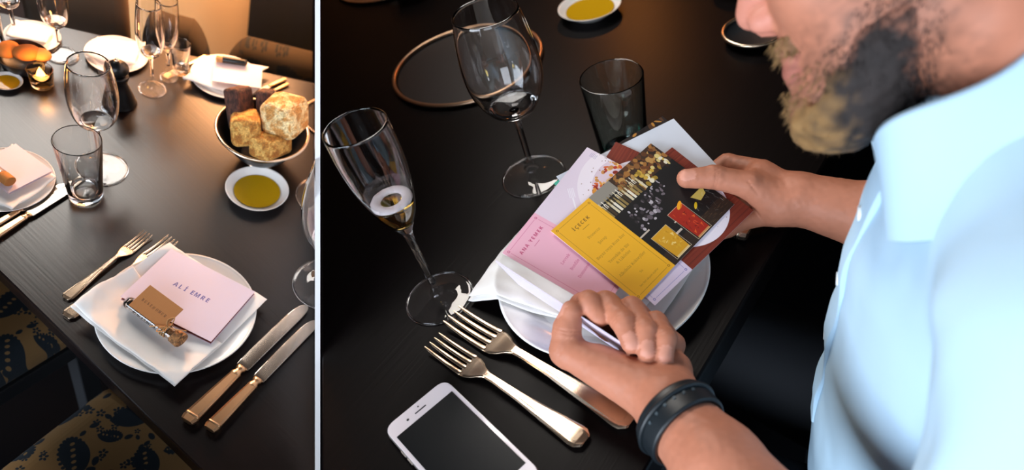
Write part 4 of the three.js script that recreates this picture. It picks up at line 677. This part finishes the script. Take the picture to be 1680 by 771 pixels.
// head frame: forward, up, right
const HF = V(0.8801, -0.2536, -0.4014), HU = V(0.428, 0.7896, 0.4397), HR = V(0.2054, -0.5588, 0.8035), HO = V(-0.2185, 0.3380, 0.0990);
const NB = [-0.318, 0.282, 0.058], NAX = [0.70, 0.66, -0.24], COLC = [-0.284, 0.302, 0.072];                                   // root of the neck
const toHead = (x, y, z) => { const a = x - HO.x, b = y - HO.y, c = z - HO.z; return [a * HF.x + b * HF.y + c * HF.z, a * HU.x + b * HU.y + c * HU.z, a * HR.x + b * HR.y + c * HR.z]; };
function headLocal(X, Y, Z) {
  const A = Math.abs(Z);
  let d = ell(X, Y, Z, [-0.012, 0.035, 0], [0.098, 0.098, 0.077]);
  d = smin(d, ell(X, Y, A, [0.034, -0.032, 0], [0.060, 0.085, 0.058]), 0.03);
  d = smin(d, cone(X, Y, A, [-0.002, -0.068, 0.046, 0.020], [0.066, -0.104, 0.014, 0.020]), 0.03);
  d = smin(d, cone(X, Y, Z, [0.074, -0.108, -0.006, 0.0175], [0.074, -0.108, 0.006, 0.0175]), 0.02);
  d = smin(d, ell(X, Y, A, [0.062, -0.035, 0.034], [0.026, 0.026, 0.022]), 0.02);
  d = smin(d, cone(X, Y, Z, [0.088, 0.008, 0, 0.0085], [0.1065, -0.038, 0, 0.0105]), 0.012);
  d = smin(d, ell(X, Y, A, [0.098, -0.046, 0.0125], [0.011, 0.0085, 0.0075]), 0.006);
  d = smax(d, -ell(X, Y, A, [0.101, -0.0545, 0.0075], [0.0062, 0.0045, 0.0034]), 0.003);
  d = smin(d, cone(X, Y, Z, [0.087, -0.068, -0.016, 0.0070], [0.087, -0.068, 0.016, 0.0070]), 0.010);
  d = smin(d, cone(X, Y, Z, [0.087, -0.083, -0.014, 0.0080], [0.087, -0.083, 0.014, 0.0080]), 0.007);
  d = smin(d, cone(X, Y, A, [0.083, 0.020, 0.006, 0.0115], [0.068, 0.020, 0.044, 0.0115]), 0.015);
  d = smax(d, -ell(X, Y, A, [0.092, -0.002, 0.032], [0.018, 0.013, 0.017]), 0.012);
  d = smin(d, ell(X, Y, A, [0.072, -0.002, 0.031], [0.0125, 0.0115, 0.0135]), 0.003);
  const er = ell(X, Y, A, [-0.012, -0.012, 0.080], [0.026, 0.033, 0.011]); d = smin(d, smax(er, -ell(X, Y, A, [-0.008, -0.010, 0.092], [0.016, 0.022, 0.008]), 0.004), 0.006);
  return d;
}
function headSDF(x, y, z) {
  const [X, Y, Z] = toHead(x, y, z); let d = headLocal(X, Y, Z);
  const nk = [HO.x - 0.026 * HF.x - 0.055 * HU.x, HO.y - 0.026 * HF.y - 0.055 * HU.y, HO.z - 0.026 * HF.z - 0.055 * HU.z, 0.056];
  return smin(d, cone(x, y, z, nk, [...NB, 0.062]), 0.022);
}
// trunk
const TF = [0.95, -0.31], TL = [-0.31, -0.95], SL = [NB[0] + TL[0] * 0.165, 0.212, NB[2] + TL[1] * 0.165], SR = [NB[0] - TL[0] * 0.165, 0.212, NB[2] - TL[1] * 0.165];
function trunk(x, y, z, g) {
  const at = (cx, cy, cz, rf, ry, rl) => { const a = x - cx, c = z - cz; return ell(a * TF[0] + c * TF[1], y - cy, a * TL[0] + c * TL[1], [0, 0, 0], [rf + g, ry + g, rl + g]); };
  let d = at(-0.330, 0.085, 0.050, 0.106, 0.185, 0.158);
  d = smin(d, at(-0.322, -0.11, 0.045, 0.112, 0.19, 0.150), 0.06);
  d = smin(d, at(-0.345, -0.26, 0.045, 0.125, 0.13, 0.165), 0.06);
  d = smin(d, cone(x, y, z, [...SL, 0.052 + g], [...SR, 0.052 + g]), 0.05);
  d = smin(d, cone(x, y, z, [NB[0] - 0.01, NB[1] - 0.035, NB[2], 0.048 + g], [SL[0], SL[1], SL[2], 0.040 + g]), 0.04);
  d = smin(d, cone(x, y, z, [NB[0] - 0.01, NB[1] - 0.035, NB[2], 0.048 + g], [SR[0], SR[1], SR[2], 0.040 + g]), 0.04);
  return d;
}
const LE = [-0.367, 0.052, -0.2305], RE = [-0.3613, 0.006, 0.2032];
const bodyCore = (x, y, z) => smin(smin(trunk(x, y, z, -0.012), cone(x, y, z, [...SL, 0.042], [...LE, 0.036]), 0.02), cone(x, y, z, [...SR, 0.042], [...RE, 0.037]), 0.02);
const skinSDF = (x, y, z) => { let d = smin(bodyCore(x, y, z), headSDF(x, y, z), 0.02); d = smin(d, handSDF(x, y, z, LH), 0.012); return smin(d, handSDF(x, y, z, RH), 0.012); };
const leftSDF = (x, y, z) => smin(bodyCore(x, y, z), handSDF(x, y, z, LH), 0.012), rightSDF = (x, y, z) => smin(bodyCore(x, y, z), handSDF(x, y, z, RH), 0.012), upperSDF = (x, y, z) => smin(bodyCore(x, y, z), headSDF(x, y, z), 0.02);
const lin = (r, g, b) => { const c = new THREE.Color().setRGB(r / 255, g / 255, b / 255, THREE.SRGBColorSpace); return [c.r, c.g, c.b]; };
const SKIN = lin(184, 120, 94), NAIL = lin(204, 142, 120), LIP = lin(170, 104, 88), NOSE = lin(200, 132, 112);
const nails = [];
function nailAt(c, toward) { const a = V(...c[c.length - 2]), b = V(...c[c.length - 1]), t = b.clone().sub(a).normalize(), n = V(...toward); n.addScaledVector(t, -n.dot(t)).normalize(); nails.push({ p: b.clone().addScaledVector(n, c[c.length - 1][3] * 0.92).addScaledVector(t, 0.001), t, n, w: c[c.length - 1][3] * 0.66, l: c[c.length - 1][3] * 0.95 }); }
const CAMDIR = [-0.45, 0.72, -0.52];
for (const c of LH.fingers.slice(1)) nailAt(c, CAMDIR); nailAt(RH.thumb, [-0.3, 0.93, -0.2]); nailAt(LH.thumb, [0.8, 0.3, -0.5]);
function skinColor(x, y, z) {
  const m = 1 + 0.10 * fbm(x * 55, y * 55, z * 55, 3) + 0.05 * noise3(x * 300, y * 300, z * 300); let c = SKIN;
  for (const n of nails) { const a = V(x, y, z).sub(n.p), u = a.dot(n.t) / n.l, w = a.clone().cross(n.t).dot(n.n) / n.w, h = a.dot(n.n); if (u * u * u * u + w * w * w * w < 1 && h > -0.003) c = NAIL; }
  const [X, Y, Z] = toHead(x, y, z);
  if (X > 0.082 && Math.abs(Z) < 0.026 && ((Y > -0.0745 && Y < -0.0665) || (Y > -0.090 && Y < -0.0765))) c = LIP; else if (X > 0.094 && Y < -0.02 && Y > -0.06) c = NOSE;
  const st = X > -0.022 ? Math.min(1, Math.max(0, (-0.004 - 0.60 * Math.max(0, X) - Y) / 0.03)) * Math.min(1, (X + 0.022) / 0.03) * Math.min(1, Math.max(0, (Y + 0.15) / 0.02)) * (0.45 + 0.55 * noise3(X * 340, Y * 340, Z * 340)) : 0, k = Math.max(0, st) * 0.75, B = [0.045, 0.03, 0.022];
  return [0, 1, 2].map((i) => c[i] * m * (1 - k) + B[i] * k);
}
const PB = V(-0.345, 0, 0.05);                                       // where he sits
const shift = (g) => { g.translate(-PB.x, T - PB.y, -PB.z); return g; };
const person = thing('person', 'bearded man in a pale blue shirt looking down at menu cards', 'person'); person.position.copy(PB);
{
  const clipTo = (f, cut) => (x, y, z) => Math.max(f(x, y, z), cut(x, y, z));
  const gs = [
    surfaceNets(leftSDF, [-0.245, -0.005, -0.185], [-0.015, 0.098, -0.040], 0.0018, skinColor),
    surfaceNets(rightSDF, [-0.245, -0.035, 0.065], [-0.010, 0.098, 0.205], 0.0018, skinColor),
    surfaceNets(upperSDF, [-0.420, 0.180, -0.04], [-0.080, 0.470, 0.240], 0.0038, skinColor),
    surfaceNets(skinSDF, [-0.50, -0.42, -0.30], [-0.2404, 0.184, 0.30], 0.0090, skinColor),
  ];
  const skin = phy({ color: 0xffffff, vertexColors: true, roughness: 0.52, specularIntensity: 0.5, sheen: 0.15 });
  mesh('body', shift(mergeGeometries(gs)), skin, person);
}
// shirt
const fold = (x, y, z) => 0.0042 * fbm(x * 14 + 3, y * 11, z * 14, 3) + 0.0065 * Math.pow(Math.max(0, noise3(x * 13 + y * 17, y * 5 + 4, z * 19 - y * 9)), 2) - 0.010 * Math.exp(-Math.pow(cone(x, y, z, [-0.300, 0.140, -0.125, 0], [-0.270, 0.060, -0.135, 0]) / 0.008, 2));
function shirtSDF(x, y, z) {
  let d = trunk(x, y, z, 0.004);
  d = smin(d, cone(x, y, z, [...SL, 0.056], [LE[0] + 0.004, LE[1] + 0.022, LE[2] + 0.018, 0.052]), 0.03);
  d = smin(d, cone(x, y, z, [...SR, 0.056], [RE[0] - 0.004, RE[1] + 0.03, RE[2] + 0.003, 0.052]), 0.03);
  d -= fold(x, y, z);
  const nk = cone(x, y, z, [COLC[0] - 0.06 * NAX[0], COLC[1] - 0.06 * NAX[1], COLC[2] - 0.06 * NAX[2], 0.052], [COLC[0] + 0.05 * NAX[0], COLC[1] + 0.05 * NAX[1], COLC[2] + 0.05 * NAX[2], 0.086]);
  return Math.max(d, -nk);
}
mesh('shirt', shift(surfaceNets(shirtSDF, [-0.52, -0.36, -0.33], [-0.16, 0.275, 0.33], 0.0052)), std(0xb6d6ec, 0.9), person);
{ // buttoned placket down the chest
  const surf = (y, l) => { let a = 0, b = 0.2; const p = (t) => [-0.335 + TL[0] * l + TF[0] * t, y, 0.05 + TL[1] * l + TF[1] * t]; for (let k = 0; k < 26; k++) { const m = (a + b) / 2; shirtSDF(...p(m)) < 0 ? a = m : b = m; } return V(...p(a)); };
  const pos = [], idx = [], n = 44, prof = [[-0.016, -0.002], [-0.016, 0.0022], [-0.0145, 0.0030], [0, 0.0036], [0.0145, 0.0030], [0.016, 0.0022], [0.016, -0.002]], m = prof.length;
  for (let i = 0; i <= n; i++) for (const [l, h] of prof) { const p = surf(0.198 - i / n * 0.30, l); p.x += TF[0] * (h + 0.0012 * Math.sin(i * 0.55)); p.z += TF[1] * (h + 0.0012 * Math.sin(i * 0.55)); pos.push(p.x, p.y, p.z); }
  for (let i = 0; i < n; i++) for (let k = 0; k < m - 1; k++) { const a = i * m + k, b = a + 1; idx.push(a, b, a + m, b, b + m, a + m); }
  const g = new THREE.BufferGeometry(); g.setAttribute('position', new THREE.Float32BufferAttribute(pos, 3)); g.setIndex(idx); g.computeVertexNormals();
  const pk = mesh('placket', shift(g), std(0xb6d6ec, 0.9, { side: THREE.DoubleSide }), person);
  for (const y of [0.155, 0.085, 0.015]) { const q = surf(y, 0), b = new THREE.CylinderGeometry(0.0052, 0.0056, 0.0022, 24); b.rotateZ(-Math.PI / 2); b.rotateY(Math.atan2(-TF[1], TF[0])); b.translate(q.x + TF[0] * 0.0036, q.y, q.z + TF[1] * 0.0036); mesh('button', shift(b), std(0xe8eef2, 0.4), pk); }
}
{ // collar: stand and folded wings round the neck, open at the throat
  const e0 = V(0.048, -0.078, -0.052), eb = V(-0.045, 0.058, 0.040), e1 = V(-0.023, 0.004, -0.070), c = V(...COLC), pos = [], idx = [], n = 72, UP = V(...NAX).normalize();
  const rim = (a) => c.clone().addScaledVector(Math.cos(a) > 0 ? e0 : eb, Math.abs(Math.cos(a))).addScaledVector(e1, Math.sin(a)).addScaledVector(UP, Math.cos(a) > 0 ? 0.021 * Math.pow(Math.sin(2 * a), 2) : 0);
  for (let i = 0; i <= n; i++) {
    const a = 0.10 + i / n * (2 * Math.PI - 0.20), p = rim(a), out = p.clone().sub(c).addScaledVector(UP, -p.clone().sub(c).dot(UP)).normalize(), fr = Math.pow(Math.max(0, Math.cos(a)), 3), o = 0.052 - 0.034 * fr, dn = 0.044 - 0.002 * fr, wv = 0.0015 * Math.sin(a * 5 + 1);
    const back = V(-0.016, -0.004, 0).multiplyScalar(fr);
    const P = (du, dd) => p.clone().addScaledVector(out, du).addScaledVector(UP, -dd * 0.45).add(V(0, -dd * 0.65, 0)).addScaledVector(back, dd / 0.035);
    for (const q of [P(-0.002, 0.030), P(-0.0015, 0.004), P(0.0005, -0.0005), P(0.0035, 0.0008), P(o * 0.55 + wv, dn * 0.5), P(o, dn), P(o + 0.0012, dn - 0.002), P(o * 0.55 + 0.0026 + wv, dn * 0.46), P(0.0050, -0.0018), P(0.001, -0.0032), P(-0.0032, 0.002), P(-0.0036, 0.030)]) pos.push(q.x, q.y, q.z);
  }
  const m = 12; for (let i = 0; i < n; i++) for (let k = 0; k < m; k++) { const a = i * m + k, b = i * m + (k + 1) % m; idx.push(a, b, a + m, b, b + m, a + m); }
  for (const e of [0, n]) for (let k = 1; k + 1 < m; k++) e ? idx.push(e * m, e * m + k, e * m + k + 1) : idx.push(0, k + 1, k);
  const g = new THREE.BufferGeometry(); g.setAttribute('position', new THREE.Float32BufferAttribute(pos, 3)); g.setIndex(idx); g.computeVertexNormals();
  mesh('collar', shift(g), std(0xb6d6ec, 0.9, { side: THREE.DoubleSide }), person);
}
{ // beard: a close shell and loose hairs
  const mask = (X, Y, Z) => { const A = Math.abs(Z); let m = Math.min(1, Math.max(0, (-0.034 - 0.58 * Math.max(0, X) - Y + 0.007 * noise3(X * 70, Y * 70, Z * 70)) / 0.030)); m *= Math.min(1, Math.max(0, (X - 0.000) / 0.035)); if (X > 0.078 && A < 0.024 && Y > -0.092 && Y < -0.072) m = 0; if (X > 0.08 && Y > -0.0735 && Y < -0.060 && A < 0.03) m = 0.6; if (Y > -0.060 && X > 0.075) m = 0; const q = Math.hypot(X - 0.070, Y + 0.099, Z + 0.026); m *= Math.min(1, Math.max(0, (q - 0.009) / 0.008)); return m; };
  const f = (x, y, z) => { const [X, Y, Z] = toHead(x, y, z); return headLocal(X, Y, Z) - (-0.0042 + 0.0092 * mask(X, Y, Z) * (1 + 0.25 * noise3(X * 160, Y * 160, Z * 160)) + 0.004 * Math.min(1, Math.max(0, (-0.088 - Y) / 0.03)) * mask(X, Y, Z) * Math.min(1, Math.max(0, (X - 0.02) / 0.03))); };
  const hue = (X, r) => { const t = Math.min(1, Math.max(0, (X - 0.058 + 0.016 * (r - 0.5)) / 0.026)), a = lin(40, 33, 31), b = lin(126, 94, 54), k = 0.75 + 0.5 * r; return [0, 1, 2].map((i) => (a[i] * (1 - t) + b[i] * t) * k); };  // golden chin; jaw end is dark hair with its shadow put into the colour
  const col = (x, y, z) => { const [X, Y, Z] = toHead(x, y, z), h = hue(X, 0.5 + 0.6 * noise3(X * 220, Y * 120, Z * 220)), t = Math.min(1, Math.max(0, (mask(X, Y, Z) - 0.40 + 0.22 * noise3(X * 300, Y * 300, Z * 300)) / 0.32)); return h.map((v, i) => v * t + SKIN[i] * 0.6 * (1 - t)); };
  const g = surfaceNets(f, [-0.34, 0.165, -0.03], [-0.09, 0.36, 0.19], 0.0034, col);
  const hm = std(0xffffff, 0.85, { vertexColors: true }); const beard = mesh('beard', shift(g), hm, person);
  const P = [], C = [], I = []; let made = 0;
  for (let tries = 0; tries < 90000 && made < 6500; tries++) {
    const X0 = rr(0.0, 0.10), Y0 = rr(-0.135, -0.01), Z0 = rr(-0.07, 0.07); const mk = mask(X0, Y0, Z0); if (mk < 0.06 || rnd() > mk + 0.35) continue; const d = headLocal(X0, Y0, Z0); if (Math.abs(d) > 0.004) continue;
    const e = 0.002, n = V(headLocal(X0 + e, Y0, Z0) - d, headLocal(X0, Y0 + e, Z0) - d, headLocal(X0, Y0, Z0 + e) - d).normalize();
    const dir = n.clone().multiplyScalar(0.8).add(V(0.25 + rr(-0.3, 0.3), -0.75 + rr(-0.3, 0.3), rr(-0.35, 0.35))).normalize(), L = rr(0.004, 0.010) * (0.5 + 0.5 * mk), w = V(rr(-1, 1), rr(-1, 1), rr(-1, 1)).cross(dir).setLength(0.00032), w2 = w.clone().cross(dir).setLength(0.00032);
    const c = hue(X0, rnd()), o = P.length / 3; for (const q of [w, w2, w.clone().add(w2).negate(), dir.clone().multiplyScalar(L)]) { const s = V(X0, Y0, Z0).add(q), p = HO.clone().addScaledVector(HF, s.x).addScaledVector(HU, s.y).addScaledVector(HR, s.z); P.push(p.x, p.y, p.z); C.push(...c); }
    I.push(o, o + 1, o + 3, o + 1, o + 2, o + 3, o + 2, o, o + 3); made++;
  }
  const hg = new THREE.BufferGeometry(); hg.setAttribute('position', new THREE.Float32BufferAttribute(P, 3)); hg.setAttribute('color', new THREE.Float32BufferAttribute(C, 3)); hg.setIndex(I); hg.computeVertexNormals();
  const hairs = mesh('beard_hairs', shift(hg), hm, person); hairs.userData.kind = 'stuff';
  // hair of the head
  const hf = (x, y, z) => { const [X, Y, Z] = toHead(x, y, z); return Math.max(headLocal(X, Y, Z) - 0.011 - 0.003 * noise3(X * 90, Y * 90, Z * 90), 0.030 + 0.55 * X - Y + (X < -0.02 ? 0.9 * (X + 0.02) : 0)); };
  mesh('hair', shift(surfaceNets(hf, [-0.42, 0.26, -0.04], [-0.08, 0.50, 0.26], 0.006)), std(0x3a2a20, 0.8), person);
}
{ // trousers and shoes under the table
  const tr = (x, y, z) => { let d = cone(x, y, z, [-0.36, -0.285, -0.06, 0.105], [-0.36, -0.285, 0.15, 0.105]); for (const s of [-1, 1]) { const c = [[-0.34, -0.27, 0.045 + s * 0.09, 0.088], [0.05, -0.24, 0.03 + s * 0.11, 0.062], [0.03, -0.66, 0.03 + s * 0.11, 0.045]]; d = smin(d, chain(x, y, z, c, 0.02), 0.03); } return d; };
  mesh('trousers', shift(surfaceNets(tr, [-0.50, -0.74, -0.24], [0.16, -0.12, 0.32], 0.012)), std(0x0c1118, 0.85), person);
  for (const s of [-1, 1]) mesh('shoe', box(0.25, 0.075, 0.09, 0.08 - PB.x, 0.04, 0.03 + s * 0.11 - PB.z, 0.03), M.black, person);
}
{ // black strap on the left wrist
  const g = thing('wrist_strap', 'black rubber strap around the wrist of the near hand', 'wristband');
  const c = V(-0.1545, 0.0410, -0.1306), ax = V(-0.1958 + 0.1414, 0.0443 - 0.0402, -0.1508 + 0.1240).normalize(), up = V(0, 1, 0).addScaledVector(ax, -ax.y).normalize(), sd = ax.clone().cross(up);
  _m.makeBasis(ax, up, sd); g.quaternion.setFromRotationMatrix(_m); g.position.copy(c).add(V(0, T, 0));
  const r = 0.0300, w = 0.024, ring = lathe([[r - 0.001, -w / 2], [r + 0.0016, -w / 2], [r + 0.0026, -w / 2 + 0.002], [r + 0.0026, w / 2 - 0.002], [r + 0.0016, w / 2], [r - 0.001, w / 2], [r - 0.001, -w / 2]], 72); ring.rotateZ(-Math.PI / 2);
  const rub = std(0x10181d, 0.45); mesh('strap', ring, rub, g);
  const keep = new THREE.TorusGeometry(r + 0.003, 0.0022, 8, 72); keep.rotateY(Math.PI / 2); keep.translate(-0.004, 0, 0); mesh('keeper', keep, rub, g);
  for (let k = 0; k < 6; k++) { const a = -0.5 + k * 0.26, h = new THREE.CylinderGeometry(0.0013, 0.0013, 0.0012, 12); h.translate(0, r + 0.0026, 0); h.rotateX(a); mesh('hole', h, std(0x3a464c, 0.6), g); }
}
{ // his chair
  const g = thing('dining_chair', 'black chair under the man in the blue shirt', 'chair'); g.position.set(-0.42, 0, 0.05); g.rotation.y = 0.25;
  mesh('seat', box(0.44, 0.05, 0.46, 0, 0.325, 0, 0.02), M.black, g);
  for (const a of [-1, 1]) for (const b of [-1, 1]) mesh('leg', box(0.035, 0.30, 0.035, a * 0.19, 0.15, b * 0.2), M.black, g);
  mesh('backrest', box(0.03, 0.44, 0.44, -0.235, 0.56, 0, 0.014), M.black, g);
}


shade(scene);
renderer.render(scene, camera);
